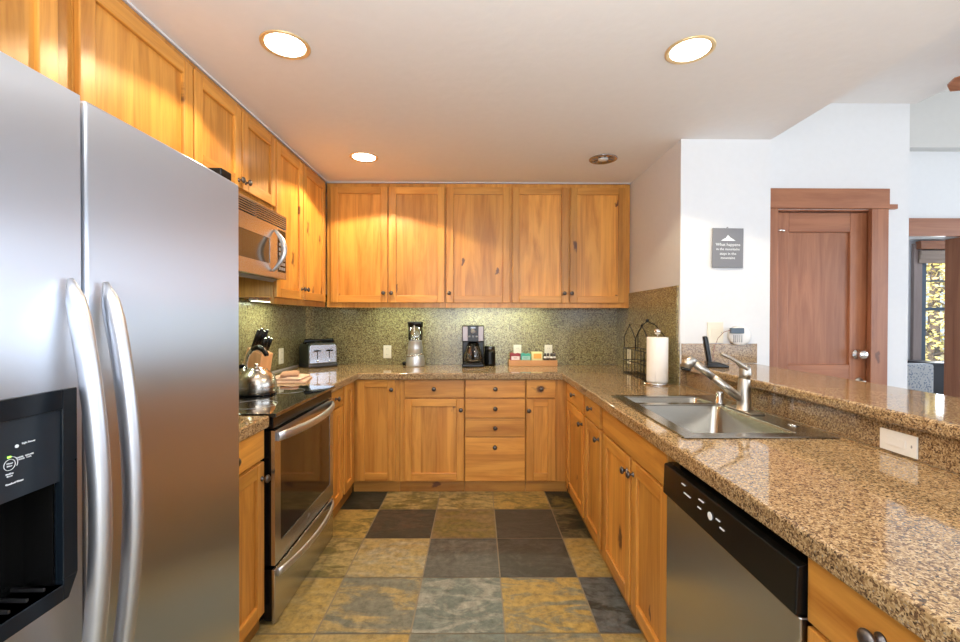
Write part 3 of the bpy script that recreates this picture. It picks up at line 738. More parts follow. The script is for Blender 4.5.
path = [(X1+.004+.060*math.sin(math.pi*k/18)**.85, 2.492+oy+.012*math.cos(math.pi*k/18), 1.83+oz-.235*k/18) for k in range(19)]
MB().tube(path, [.006+.008*math.sin(math.pi*k/18) for k in range(19)], seg=12, flat=(1, 1.2)).build('handle', M['handle'], md)
cpn = MB().box(X0, X1-.001, pd0+.002+oy, my1+oy, 1.562+oz, 1.858+oz).build('control_panel', M['steel'], mw, bevel=.002)
MB().box(X1-.002, X1+.001, pd0+.012+oy, my1-.014+oy, 1.60+oz, 1.845+oz).build('keypad', M['black'], cpn)
mb = MB()
for a in range(3):
    for b_ in range(6): mb.box(X1+.0005, X1+.0025, pd0+.02+a*.028+oy, pd0+.04+a*.028+oy, 1.612+b_*.028+oz, 1.63+b_*.028+oz)
mb.build('keys', M['grey_pl'], cpn)
MB().box(-1.33+ox, -1.25+ox, 2.0+oy, 2.2+oy, 1.559+oz, 1.565+oz).build('task_light_lens', simple('task_lens', (.9, .9, .85), .3, emit=(1, .9, .7), estr=2), mw)

# ------------------------------------------------------------------ dishwasher
DX = .668
dw = thing('dishwasher', 'stainless steel dishwasher with black control panel under the peninsula counter', 'dishwasher', (.95, 1.214, 0))
ox, oy = -.95, -1.214
a0, a1 = .893, 1.536
MB().box(.715+ox, 1.27+ox, a0+.004+oy, a1-.004+oy, .10, .862).build('tub', M['black'], dw)
MB().box(DX+ox, .714+ox, a0+.004+oy, a1-.002+oy, .105, .717).build('door', M['steel'], dw, bevel=.005, seg=3)
cpn = MB().prism([(DX-.012+ox, .722), (.714+ox, .722), (.714+ox, .829), (DX+.010+ox, .829), (DX-.008+ox, .824)], 'y', a0+oy, a1+oy).build('control_panel', M['black'], dw, bevel=.003)
MB().box(.72+ox, .76+ox, a0+.01+oy, a1-.01+oy, 0, .10).build('kick_plate', M['black'], dw)
px_ = DX-.0105+ox
RMX = (R(90), 0, R(-90))
MB().box(px_-.002, px_+.001, 1.374+oy, 1.396+oy, 0.8045, 0.8075).build('printed_mark', M['ink'], cpn)
MB().box(px_-.002, px_+.001, 1.262+oy, 1.288+oy, 0.7985, 0.8015).build('printed_mark', M['ink'], cpn)
MB().box(px_-.002, px_+.001, 1.34+oy, 1.38+oy, 0.7805, 0.7835).build('printed_mark', M['ink'], cpn)
MB().box(px_-.002, px_+.001, 1.276+oy, 1.294+oy, 0.7735, 0.7765).build('printed_mark', M['ink'], cpn)
MB().lathe([(.011, 0), (.011, .002)], (px_-.002, 1.225+oy, .778), axis='x', seg=20).build('start_button', M['ink'], cpn)
MB().box(px_-.002, px_+.001, 1.176+oy, 1.194+oy, 0.7835, 0.7865).build('printed_mark', M['ink'], cpn)
MB().box(px_-.002, px_+.001, 1.155+oy, 1.175+oy, 0.7685, 0.7715).build('printed_mark', M['ink'], cpn)

# ------------------------------------------------------------------ sink and faucet
sk = thing('kitchen_sink', 'double-bowl stainless steel drop-in sink set in the granite peninsula counter', 'sink', (.995, 1.935, .915))
ox, oy = -.995, -1.935
B = [(.778, 1.150, 1.572, 2.085), (.778, 1.150, 2.135, 2.300)]
xs = [.72, .778, 1.150, 1.268]; ys = [1.515, 1.572, 2.085, 2.135, 2.300, 2.352]
hole = lambda x, y: not any(a < x < b_ and c < y < d_ for a, b_, c, d_ in B)
MB().cells([x+ox for x in xs], [y+oy for y in ys], lambda x, y: hole(x-ox, y-oy), .0006, .0065).build('rim', M['sink'], sk, bevel=.003)
for (a, b_, c, d_), dep in zip(B, (.19, .15)):
    bm = bmesh.new(); n = 6; rc = .055
    def rr_(inset, z, r_):
        pts = []
        for (cx_, cy_, s0) in ((b_-inset-r_, d_-inset-r_, 0), (a+inset+r_, d_-inset-r_, 90), (a+inset+r_, c+inset+r_, 180), (b_-inset-r_, c+inset+r_, 270)):
            for k in range(n+1): an = R(s0+90*k/n); pts.append((cx_+r_*math.cos(an)+ox, cy_+r_*math.sin(an)+oy, z))
        return [bm.verts.new(p) for p in pts]
    rings = [rr_(-.004, .004, .03), rr_(0, -.002, .03), rr_(.006, -dep+.03, .045), rr_(.014, -dep+.01, .05), rr_(.035, -dep, .04)]
    for A, Bq in zip(rings, rings[1:]):
        for k in range(len(A)):
            f = bm.faces.new((A[k], A[(k+1) % len(A)], Bq[(k+1) % len(A)], Bq[k])); f.smooth = True
    f = bm.faces.new(rings[-1]); bmesh.ops.recalc_face_normals(bm, faces=bm.faces[:])
    bmesh.ops.reverse_faces(bm, faces=bm.faces[:])
    mm = MB(); mm.bm.free(); mm.bm = bm
    o = mm.build('bowl', M['sink'], sk); sd = o.modifiers.new('thick', 'SOLIDIFY'); sd.thickness = .0015; sd.offset = 1
    MB().lathe([(.042, -.0), (.042, .003), (.030, .002), (0, .001)], ((a+b_)/2+ox, (c+d_)/2+oy, -dep+.001), seg=28).build('drain', M['chrome'], sk)

fc = thing('faucet', 'brushed nickel single-lever pull-out faucet angled over the sink', 'faucet', (1.198, 1.955, .9216))
MB().lathe([(.034, 0), (.034, .006), (.028, .012), (.0285, .04), (.0265, .09), (.024, .135), (.021, .142), (.021, .150)], seg=32).build('body', M['nickel'], fc)
MB().box(-.03, .03, -.10, .10, 0, .005).build('deck_plate', M['nickel'], fc, bevel=.004)
S0 = Vector((-.004, 0, .045)); S1 = Vector((-.218, .03, .215))
D = (S1-S0).normalized()
MB().tube([S0, S0+D*.10, S0+D*.165], [.019, .0175, .0165], seg=18).build('spout_arm', M['nickel'], fc)
wd_ = MB().tube([S0+D*.165, S0+D*.22, S1], [.0155, .0165, .019], seg=18).build('pull_out_wand', M['nickel'], fc)
e1 = S1+Vector((-.012, .0, .012)); e2 = S1+Vector((-.030, 0, -.028))
MB().tube([S1-D*.01, S1+D*.012, S1+Vector((-.022, 0, -.002)), e2], [.019, .024, .026, .023], seg=20).build('spray_head', M['nickel'], wd_)
MB().tube([e2, e2+Vector((-.003, 0, -.012))], [.0235, .021], seg=20).build('spray_face', M['black'], wd_)
MB().tube([(0, 0, .142), (.004, 0, .165), (.004, 0, .188), (-.004, 0, .200)], [.0225, .0245, .023, .016], seg=18).build('lever_hub', M['nickel'], fc)
MB().tube([(.004, .0, .184), (-.025, .003, .214), (-.060, .008, .236), (-.092, .012, .250), (-.100, .013, .253)], [.020, .0135, .0105, .010, .006], seg=14, flat=(1.25, .7)).build('lever', M['nickel'], fc)
dsn = thing('soap_dispenser_cap', 'small chrome air-gap cap standing on the sink ledge behind the faucet', 'sink fitting', (1.150, 2.102, .9216))
dsn.location = (1.175, 2.108, .9216)
MB().lathe([(.021, 0), (.021, .006), (.018, .009), (.018, .052), (.016, .058), (0, .059)], seg=24).build('cap', M['chrome'], dsn)
o = MB().lathe([(.019, 0), (.019, .003), (.012, .0045), (0, .005)], (0, 0, 0), seg=24).build('sink_hole_cover', M['chrome']); o.location = (1.225, 1.685, .9216)
tag(o, 'little round metal cap on the right rim of the sink', 'sink fitting')

# ------------------------------------------------------------------ recessed ceiling lights
M['lens'] = simple('lamp_lens', (1, 1, 1), .4, emit=(1, .95, .86), estr=9)
M['gold_trim'] = simple('warm_reflector', (.86, .66, .36), .3, .6)
M['mirror_trim'] = simple('reflector_cone', (.42, .43, .50), .12, 1)
WARM = (1, .78, .48)
def downlight(x, y, lit, label, p=0, r_=.097):
    t = thing('recessed_light', label, 'ceiling light', (x, y, ZC), 0, 'recessed kitchen ceiling lights')
    MB().lathe([(r_, -.0005), (r_, -.004), (r_-.004, -.006), (r_-.017, -.004), (r_-.020, -.0005)], seg=40).build('trim_ring', M['gold_trim'] if lit else M['mirror_trim'], t)
    if lit:
        MB().lathe([(r_-.019, -.0005), (r_-.02, -.0035), (0, -.004)], seg=40).build('lens', M['lens'], t)
        light('lamp_glow', 'SPOT', (x, y, ZC-.012), p, WARM, size=.05, spot_size=R(134), spot_blend=.12)
    else:
        mb = MB().lathe([(r_-.019, -.001), (r_-.022, -.003), (r_-.04, -.0015), (.03, -.0012), (0, -.001)], seg=40); mb.build('reflector', M['mirror_trim'], t)
        MB().lathe([(.034, -.0015), (.034, -.006), (.02, -.010), (0, -.011)], seg=24).build('bulb', M['white'], t)
        mb = MB()
        for k in range(8):
            a = 2*math.pi*k/8; mb.box(.04, .072, -.004, .004, -.0045, -.002, rot=Matrix.Rotation(a, 3, 'Z'), piv=(0, 0, -.003))
        mb.build('baffle_ribs', M['bronze'], t)
    return t
downlight(-.786, 1.805, True, 'lit recessed ceiling light over the refrigerator side, front left', 34)
downlight(.881, 1.822, True, 'lit recessed ceiling light above the sink, front right', 62)
downlight(-.787, 3.054, True, 'lit recessed ceiling light near the back left corner cabinets', 70)
downlight(.880, 3.071, False, 'unlit recessed ceiling light with mirrored inside near the back right corner')

# under-cabinet lamps (slim fixtures behind the light rail)
def undercab(loc, rz, ln, p, label):
    t = thing('under_cabinet_light', label, 'under-cabinet light', loc, rz)
    MB().box(-ln/2, ln/2, -.03, .03, -.018, 0).build('housing', M['white'], t, bevel=.003)
    MB().box(-ln/2+.01, ln/2-.01, -.022, .022, -.021, -.0185).build('diffuser', simple('uc_lens', (.9, .95, .85), .4, emit=(.85, 1, .72), estr=3), t)
    lo = light('under_cabinet_glow', 'AREA', (loc[0], loc[1], loc[2]-.023), p, (.89, 1, .76), size=ln-.04, size_y=.04, rot=(0, 0, rz))
UC = 3.6
undercab((-.62, 3.78, 1.456), 0, .6, 1.9, 'slim light strip under the back-wall cabinets above the blender')
undercab((.20, 3.78, 1.456), 0, .8, UC, 'slim light strip under the back-wall cabinets above the tea tray')
undercab((-1.40, 3.0, 1.456), R(90), .5, 2.4, 'slim light strip under the left-wall cabinets near the corner')
undercab((-1.42, 2.28, 1.556), R(90), .3, 1.3, 'small light strip under the microwave over the cooktop')

# ------------------------------------------------------------------ things on the counters
CT = .9155
def put(o, x, y, z=CT, rz=0): o.location = (x, y, z); o.rotation_euler = (0, 0, rz); return o
# kettle
kt = thing('kettle', 'round polished stainless whistling kettle with black-gripped hoop handle on the cooktop', 'kettle', (-1.192, 2.375, .9222), R(-25))
MB().lathe([(.088, 0), (.096, .004), (.101, .018), (.102, .045), (.098, .070), (.088, .095), (.071, .115), (.054, .126), (.050, .130), (.0, .132)], seg=48).build('body', steel('kettle_steel', col=(.62, .58, .52), rough=.24, axis='z', strength=.01), kt)
MB().lathe([(.1, .0), (.101, .004), (.099, .010)], seg=48).build('base_band', M['black'], kt)
MB().lathe([(.052, .127), (.053, .132), (.030, .140), (.012, .143), (.009, .149), (.013, .154), (.011, .161), (0, .163)], seg=32).build('lid', M['chrome'], kt)
MB().tube([(-.07, 0, .085), (-.095, 0, .115), (-.115, 0, .138)], [.020, .016, .013], seg=16).build('spout', M['chrome'], kt)
MB().tube([(-.115, 0, .138), (-.122, 0, .146)], [.016, .015], seg=16).build('whistle_cap', M['black'], kt)
path = [(-.075+.0*k, 0, .10) for k in range(1)]
path = [(-.070, 0, .105), (-.085, 0, .15), (-.072, 0, .20), (-.035, 0, .237), (.01, 0, .25), (.05, 0, .24), (.068, 0, .222)]
MB().tube(path, [.008, .008, .009, .010, .0095, .009, .008], seg=12, flat=(1.3, .7)).build('handle', M['chrome'], kt)
MB().tube([(-.03, 0, .240), (.01, 0, .2505), (.05, 0, .2405), (.075, 0, .215), (.078, 0, .206)], [.012, .0145, .0145, .013, .01], seg=12).build('grip', M['black'], kt)
# knife block
kb = thing('knife_block', 'light wood knife block full of black-handled knives behind the kettle', 'knife block', (-1.43, 2.83, CT), R(-12))
M['blockwood'] = wood('block_wood', 'z', (.78, .42, .20), (.62, .30, .12), (.3, .1, .05), knots=0)
MB().prism([(-.085, 0), (.06, 0), (.092, .185), (-.012, .228)], 'y', -.055, .055).build('block', M['blockwood'], kb, bevel=.004)
d2 = Vector((.38, 0, .925)).normalized()
for k in range(7):
    back = k < 4
    yy = (-.041, -.0137, .0137, .041)[k] if back else (-.030, 0, .030)[k-4]
    p0 = Vector((-.012, 0, .228)).lerp(Vector((.092, 0, .185)), .22 if back else .72) + Vector((0, yy, 0)) + d2*.010
    ln = (.118, .125, .110, .115)[k] if back else (.085, .09, .08)[k-4]
    w0 = Matrix.Rotation(R(-12), 4, 'Z') @ p0
    kn = thing('kitchen_knife', ('black-handled knife standing in the back row of the knife block', 'black-handled knife standing in the front row of the knife block')[not back], 'knife', kb.location + w0, R(-12), ('back-row knives in the block', 'front-row knives in the block')[not back])
    MB().tube([(0, 0, 0), d2*ln*.5, d2*ln], [.0105, .0122, .0115], seg=8, flat=(.75, 1.0)).build('handle', M['black'], kn)
    MB().tube([d2*ln, d2*(ln+.004)], [.008, .006], seg=8, flat=(.75, 1.0)).build('end_cap', M['steel'], kn)
    MB().tube([d2*-.009, d2*.001], [.007, .008], seg=8, flat=(.5, 1.1)).build('bolster', M['steel'], kn)
# steak knives: small handles in the side row of the block
# folded pot holders
M['cloth'] = simple('tan_cloth', (.62, .42, .32), .95, bump=(250, .6)); M['cloth2'] = simple('tan_cloth_dark', (.40, .22, .14), .95, bump=(250, .6))
def cushion(name, w, d_, h, mat):
    mb = MB(); n = 12
    xs_ = [-w/2+w*i/n for i in range(n+1)]; ys_ = [-d_/2+d_*i/n for i in range(n+1)]
    mb.cells(xs_, ys_, lambda x, y: True, 0, h)
    for v in mb.bm.verts:
        e = max(abs(v.co.x)/(w/2), abs(v.co.y)/(d_/2)); q = 1-max(0, e-.75)/.25*.55
        if v.co.z > h/2: v.co.z = h*q + .0015*math.sin(v.co.x*60)+.0012*math.sin(v.co.y*75+1)
    return mb
for i, (w_, d_, z, rz, mt, lab) in enumerate(((.24, .25, 0, 12, 'cloth', 'folded tan cloth, lowest of the stack beside the cooktop'), (.20, .21, .0185, 4, 'cloth', 'folded tan cloth in the middle of the stack beside the cooktop'), (.11, .18, .0375, 20, 'cloth2', 'small rolled brown cloth on top of the stack beside the cooktop'))):
    mb = cushion('x', w_, d_, .017 if i < 2 else .022, None)
    o = mb.build('folded_cloth', M[mt]); put(o, -1.235, 2.90, CT+z+.001, R(rz)); tag(o, lab, 'cloth', 'stack of folded cloths')
# toaster
ts = thing('toaster', 'chrome and black four-slot toaster in the left back corner of the counter', 'toaster', (-1.358, 3.752, CT), R(43))
w_, d_, h_ = .255, .215, .20
mb = MB().box(-w_/2, w_/2, -d_/2, d_/2, .0, .035); mb.build('base', M['steel_dk'], ts, bevel=.012, seg=3)
mb = MB().prism([(-w_/2+.004, .03), (w_/2-.004, .03), (w_/2-.004, .168), (w_/2-.016, .194), (w_/2-.040, .204), (-w_/2+.040, .204), (-w_/2+.016, .194), (-w_/2+.004, .168)], 'y', -d_/2+.012, d_/2-.006)
mb.build('housing', simple('toaster_side', (.10, .11, .09), .3, .7), ts, bevel=.004, seg=3)
MB().prism([(-w_/2+.012, .038), (w_/2-.012, .038), (w_/2-.012, .168), (w_/2-.022, .190), (-w_/2+.022, .190), (-w_/2+.012, .168)], 'y', -d_/2+.002, -d_/2+.014).build('front_plate', simple('toaster_chrome', (.62, .66, .74), .24, 1), ts, bevel=.003)
mb = MB()
for yy in (-.055, .045):
    for xx in (-.052, .052): mb.box(xx-.036, xx+.036, yy-.014, yy+.014, .2035, .2065)
mb.build('slots', M['black'], ts)
MB().tube([(-w_/2+.005, -.02, .196), (-w_/2+.01, -.02, .220), (0, -.02, .224), (w_/2-.01, -.02, .220), (w_/2-.005, -.02, .196)], [.012, .012, .006, .012, .012], seg=10, flat=(1.6, .6)).build('top_rail', M['black'], ts)
for xx in (-.052, .052):
    MB().box(xx-.003, xx+.003, -d_/2+.0, -d_/2+.003, .075, .15).build('lever_slot', M['black'], ts)
    MB().tube([(xx-.024, -d_/2-.008, .140), (xx, -d_/2-.014, .142), (xx+.024, -d_/2-.008, .140)], .006, seg=8).build('lever', M['black'], ts)
    MB().lathe([(.009, 0), (.007, -.01), (0, -.011)], (xx, -d_/2, .055), axis='y', seg=16).build('dial', M['chrome'], ts)
# blender
bl = thing('blender', 'silver blender with a short clear jar and black lid on the back counter', 'blender', (-.535, 3.80, CT))
MB().lathe([(.080, 0), (.082, .008), (.080, .055), (.074, .088), (.070, .096)], seg=40).build('base', simple('silver_paint', (.62, .63, .65), .32, .75), bl)
MB().tube([(.083*math.cos(a), .079*math.sin(a), .097+.014*math.cos(a)) for a in [2*math.pi*k/36 for k in range(36)]], .005, seg=8, closed=True).build('trim_band', M['chrome'], bl)
MB().lathe([(.066, .098), (.064, .16), (.056, .215), (.060, .22)], seg=40).build('motor_collar', bl.children[0].data.materials[0], bl)
M['clear'] = mt = new_mat('clear_jar')[0]; nt = mt.node_tree
tr = N(nt, 'ShaderNodeBsdfTransparent', ins={0: (.93, .95, .96, 1)}); gl = N(nt, 'ShaderNodeBsdfGlossy', ins={1: .05}); fr_ = N(nt, 'ShaderNodeFresnel', ins={0: 1.5}); mxs = N(nt, 'ShaderNodeMixShader')
nt.links.new(mathn(nt, 'MULTIPLY_ADD', fr_.outputs[0], 1.3, .16), mxs.inputs[0]); nt.links.new(tr.outputs[0], mxs.inputs[1]); nt.links.new(gl.outputs[0], mxs.inputs[2]); nt.links.new(mxs.outputs[0], nt.nodes['Material Output'].inputs[0])
j = MB().lathe([(.060, .221), (.063, .23), (.064, .345)], seg=40); o = j.build('jar', M['clear'], bl)
MB().lathe([(.030, .222), (.012, .235), (.004, .25), (0, .252)], seg=20).build('blade_hub', M['steel'], bl)
MB().lathe([(.066, .343), (.067, .378), (.062, .384), (.03, .385), (0, .385)], seg=40).build('lid', M['black'], bl)
MB().box(-.004, .004, -.068, -.062, .30, .352).build('latch', M['white'], bl)
MB().lathe([(.014, 0), (.016, .03), (.010, .036)], (-.10, .02, 0), seg=16).build('dial', M['black'], bl)
# coffee maker
cm = thing('coffee_maker', 'black drip coffee maker with glass carafe on the back counter', 'coffee maker', (-.034, 3.79, CT))
w_ = .094
MB().prism([(-w_, -.11), (w_, -.11), (w_, .10), (-w_, .10)], 'z', 0, .030).build('base', M['black'], cm, bevel=.01, seg=3)
MB().box(-w_, w_, .03, .10, .03, .23).build('water_tank', M['black'], cm, bevel=.008)
MB().prism([(-w_, -.075), (-.06, -.10), (.06, -.10), (w_, -.075), (w_, .10), (-w_, .10)], 'z', .215, .352).build('brew_head', M['black'], cm, bevel=.006)
for s_ in (-1, 1): MB().box(s_*.066-.022 if s_ > 0 else -.088, .088 if s_ > 0 else -.044, -.107, -.098, .222, .345, rot=Matrix.Rotation(R(0), 3, 'Z')).build('side_plate', simple('taupe_steel', (.30, .26, .26), .35, .7), cm, bevel=.003)
MB().lathe([(.020, 0), (.018, -.008), (0, -.009)], (0, -.100, .305), axis='y', seg=24).build('control_dial', M['grey_pl'], cm)
mb = MB()
for xx in (-.03, 0, .03): mb.box(xx-.008, xx+.008, -.104, -.10, .255, .268)
mb.build('buttons', M['grey_pl'], cm)
MB().box(-.02, .02, -.1012, -.1002, .328, .342).build('clock_display', M['bglass'], cm)
MB().lathe([(.058, .034), (.072, .05), (.078, .085), (.068, .13), (.048, .17), (.044, .19)], (0, -.035, 0), seg=36).build('carafe', M['clear'], cm)
MB().lathe([(.057, .035), (.070, .05), (.0745, .062), (0, .0622)], (0, -.035, 0), seg=36).build('coffee_residue', simple('coffee', (.03, .015, .008), .1), cm)
MB().lathe([(.046, .186), (.048, .20), (.03, .212), (0, .213)], (0, -.035, 0), seg=30).build('carafe_lid', M['black'], cm)
MB().tube([(0, -.085, .195), (0, -.125, .190), (0, -.135, .15), (0, -.125, .09), (0, -.113, .07)], .009, seg=10, flat=(1.5, .8)).build('carafe_handle', M['black'], cm)
for s_ in (-1, 1): MB().tube([(s_*.045, -.075, .19), (s_*.068, -.085, .13), (s_*.080, -.08, .08), (s_*.083, -.07, .034)], .005, seg=8).build('carafe_guard', M['black'], cm)
MB().lathe([(.08, .030), (.078, .034), (0, .034)], (0, -.035, 0), seg=36).build('hot_plate', M['steel_dk'], cm)
# canister grinder
cg = thing('coffee_grinder', 'small black cylindrical grinder right beside the coffee maker', 'coffee grinder', (.112, 3.84, CT))
MB().lathe([(.050, 0), (.051, .02), (.049, .115), (.049, .12)], seg=36).build('body', M['black'], cg)
MB().lathe([(.0475, .121), (.048, .165), (.042, .172), (0, .173)], seg=36).build('lid', M['bglass'], cg)
# wooden tray with packets
M['tray'] = wood('tray_wood', 'x', (.66, .33, .12), (.46, .20, .06), (.2, .07, .03), knots=0, board=.5)
tr_ = thing('wooden_tray', 'narrow orange-brown wooden tray of tea and sugar packets on the back counter', 'tray', (.488, 3.845, CT))
w_, d_ = .21, .052
mb = MB().box(-w_, w_, -d_, d_, 0, .008).box(-w_, w_, -d_, -d_+.008, .008, .050).box(-w_, w_, d_-.008, d_, .008, .050).box(-w_, -w_+.008, -d_+.008, d_-.008, .008, .050).box(w_-.008, w_, -d_+.008, d_-.008, .008, .050)
mb.build('box', M['tray'], tr_, bevel=.002)
def packets(x, n, c1_, c2_, lab, word, top=.115, w2=.042, grp=None):
    ma = simple(word+'_paper', c1_, .6); mb2 = simple(word+'_band', c2_, .6)
    for k in range(n):
        t = thing('sachet', lab, 'packet', (tr_.location[0]+x, tr_.location[1]-.034+k*.0135, CT+.009), R(random.uniform(-5, 5)), grp)
        h = top-.009+random.uniform(-.006, .004)
        MB().prism([(-w2, 0), (w2, 0), (w2+.002, h*.9), (w2*.55, h*.96), (0, h*.9), (-w2*.6, h), (-w2-.002, h*.93)], 'y', -.005, .005).build('paper', ma, t, bevel=.001)
        MB().box(-w2*.8, w2*.85, -.0062, -.005, h*.42, h*.72).build('printed_band', mb2, t)
        if k == 0: text(word, .018, M['ink'] if sum(c2_) < 1.2 else simple(word+'_ink', c1_, .6), t, (0, -.0068, h*.57), (R(90), 0, 0), depth=.0003)
packets(-.155, 3, (.28, .03, .05), (.8, .7, .72), 'dark red sachet at the left end of the wooden tray', 'TEA', .113, .043, 'red sachets in the tray')
packets(-.063, 3, (.06, .38, .30), (.35, .62, .60), 'green sachet, second from the left in the wooden tray', 'MINT', .112, .042, 'green sachets in the tray')
bxp = thing('sweetener_box', 'small yellow and orange sweetener box standing in the wooden tray', 'box', (tr_.location[0]+.037, tr_.location[1], CT+.0085))
MB().box(-.046, .046, -.03, .03, 0, .112).build('carton', simple('yellow_card', (.85, .80, .42), .6), bxp, bevel=.002)
MB().box(-.032, .036, -.0312, -.030, .055, .098).build('printed_panel', simple('orange_print', (.85, .45, .10), .6), bxp)
for k in range(4):
    x = .108+.028*(k % 4)
    o = thing('creamer_jar', 'small white and dark capped jar at the right end of the wooden tray', 'jar', (tr_.location[0]+x, tr_.location[1]-.012+(k % 2)*.012, CT+.0085), 0, 'little jars in the tray')
    MB().lathe([(.013, 0), (.013, .065), (.008, .075)], seg=16).build('jar_body', simple('jar_white', (.85, .83, .78), .3), o)
    MB().lathe([(.0135, .03), (.0135, .058)], seg=16).build('label_band', simple('jar_brown', (.10, .06, .03), .5), o)
    MB().lathe([(.010, .075), (.011, .1), (0, .102)], seg=16).build('lid', M['bronze'], o)
# paper towel
pt = thing('paper_towel_holder', 'steel paper towel holder with round base and ball top behind the sink', 'paper towel holder', (1.152, 2.79, CT))
MB().lathe([(.090, 0), (.092, .007), (.078, .013), (0, .014)], seg=40).build('base_plate', M['chrome'], pt)
MB().lathe([(.006, .014), (.006, .315)], seg=12).build('rod', M['chrome'], pt)
MB().lathe([(.006, .312), (.018, .320), (.0225, .334), (.018, .348), (0, .353)], seg=24).build('ball_finial', M['chrome'], pt)
rl = thing('paper_towel_roll', 'white paper towel roll standing on the steel holder', 'paper towels', (1.152, 2.79, CT+.0145))
mb = MB().lathe([(.020, .0), (.063, 0), (.0645, .004), (.0645, .278), (.063, .283), (.020, .283)], seg=48)
# open core
mb.bm.faces.ensure_lookup_table()
for f in [f for f in mb.bm.faces if len(f.verts) > 4]: mb.bm.faces.remove(f)
mb.build('roll', M['whitep'], rl)
MB().lathe([(.019, .001), (.020, .282)], seg=32).bm.free()
MB().tube([(-.035, -.0545, .0), (-.035, -.0545, .281)], .0012, seg=6).build('sheet_edge', M['whitep'], rl)
# wire rack
wr = thing('wire_rack', 'black wire rack with arched tops standing against the right backsplash', 'wire rack', (1.185, 3.19, CT))
mb = MB(); r_ = .0028
yA, yB = -.30, .18
for x in (-.055, .055):
    for z in (.004, .10, .19): mb.tube([(x, yA, z), (x, yB, z)], r_*1.2, seg=6)
    for k in range(9): y = yA+(yB-yA)*k/8; mb.tube([(x, y, .004), (x, y, .19)], r_*.8, seg=6)
for z in (.004, .10, .19):
    for y in (yA, yB): mb.tube([(-.055, y, z), (.055, y, z)], r_*1.2, seg=6)
for k in range(9): y = yA+(yB-yA)*k/8; mb.tube([(-.055, y, .004), (.055, y, .004)], r_*.8, seg=6)
mb.build('basket', M['blackm'], wr)
for c in (-.19, .05):
    hw = .118
    mb = MB().tube([(-.055, c-hw, .19), (-.055, c-hw, .27), (-.055, c-hw*.5, .325), (-.055, c, .365), (-.055, c+hw*.5, .325), (-.055, c+hw, .27), (-.055, c+hw, .19)], r_*1.3, seg=6)
    mb.lathe([(.005, .36), (.008, .367), (.005, .375), (0, .377)], (-.055, c, 0), seg=10)
    mb.build('arch', M['blackm'], wr)
MB().tube([(.055, yB, .19), (.055, yB, .30), (.04, .05, .37), (.03, -.07, .395), (.04, -.19, .37), (.055, yA, .30), (.055, yA, .19)], r_*1.3, seg=6).lathe([(.008, .39), (.012, .40), (.008, .41), (0, .412)], (.03, -.07, 0), seg=10).build('back_arch', M['blackm'], wr)

# ------------------------------------------------------------------ outlets, plates, sign, phone
def plate(label, loc, rz, mat='almond', w=.070, h=.115, kind='outlet', name='outlet_plate', rockers=False):
    t = thing(name, label, kind, loc, rz)
    MB().box(-w/2, w/2, -.006, 0, -h/2, h/2).build('cover', M[mat], t, bevel=.002)
    if rockers:
        MB().box(-w*.3, w*.22, -.0085, -.006, -h*.2, h*.2).build('inset', M[mat], t, bevel=.001)
        MB().box(w*.36, w*.39, -.007, -.006, -.004, .004).build('indicator', M['grey_pl'], t)
        return t
    for s_ in (-1, 1):
        r__ = MB().box(-.017, .017, -.0085, -.006, s_*.026-.014, s_*.026+.014).build('receptacle', M[mat], t, bevel=.002)
        MB().box(-.007, -.005, -.009, -.0085, s_*.026-.004, s_*.026+.005).box(.005, .007, -.009, -.0085, s_*.026-.004, s_*.026+.005).build('slots', M['blackm'], r__)
    return t
plate('cream outlet plate on the back wall between toaster and blender', (-.803, YB-.0125, 1.028), 0)
plate('cream outlet plate on the back wall behind the red sachets', (.362, YB-.0125, 1.035), 0)
plate('cream outlet plate on the back wall behind the little jars', (.640, YB-.0125, 1.035), 0)
plate('cream outlet plate on the left wall between knife block and toaster', (XL+.0125, 3.43, 1.032), R(90), w=.075, h=.122)
plate('cream outlet plate on the right wall behind the wire rack', (XR-.0125, 3.595, 1.02), R(-90), h=.118)
plate('white horizontal cover plate on the riser below the raised bar', (1.2995, 1.337, .953), R(-90), mat='white', w=.119, h=.066, kind='switch plate', rockers=True)
t = plate('cream phone jack plate on the white wall above the cordless phone', (1.484, 2.7245, 1.245), 0, w=.10, h=.13, kind='phone jack', name='phone_jack_plate', rockers=True)
t = thing('plug_in_night_light', 'rounded white plug-in monitor with grey adapter on the white wall above the bar', 'plug-in device', (1.623, 2.7128, 1.227))
mb = MB().lathe([(.045, .0115), (.045, 0), (.075, 0), (.075, -.022), (.060, -.034), (0, -.038)], axis='y', seg=36, sx=.9, sy=1.0)
for v in mb.bm.verts: v.co.z *= .82
mb.build('shell', M['white'], t)
MB().box(-.075, .005, -.056, -.034, .015, .048).build('adapter', simple('slate_blue_plastic', (.08, .12, .17), .4), t, bevel=.003)
mb = MB()
for k in range(5): mb.box(-.05+k*.012, -.046+k*.012, -.0385, -.034, -.04, .005)
mb.build('vents', M['grey_pl'], t)
mbc = MB().tube([(1.562, 2.672, 1.258), (1.545, 2.665, 1.262), (1.515, 2.68, 1.25), (1.49, 2.70, 1.21), (1.475, 2.705, 1.165), (1.46, 2.70, 1.12), (1.455, 2.69, 1.062), (1.44, 2.63, 1.058), (1.42, 2.58, 1.058)], .0018, seg=6)
for v in mbc.bm.verts: v.co -= t.location
mbc.build('power_cord', simple('red_cord', (.25, .10, .07), .6), t)
ph = thing('cordless_phone', 'black cordless phone handset standing in its charging base on the bar', 'phone', (1.352, 2.50, 1.0558), R(-20))
MB().prism([(-.035, 0), (.075, 0), (.078, .012), (.02, .030), (-.035, .032)], 'y', -.04, .04).build('charging_base', M['black'], ph, bevel=.005, seg=3)
rot = Matrix.Rotation(R(-9), 3, 'Y')
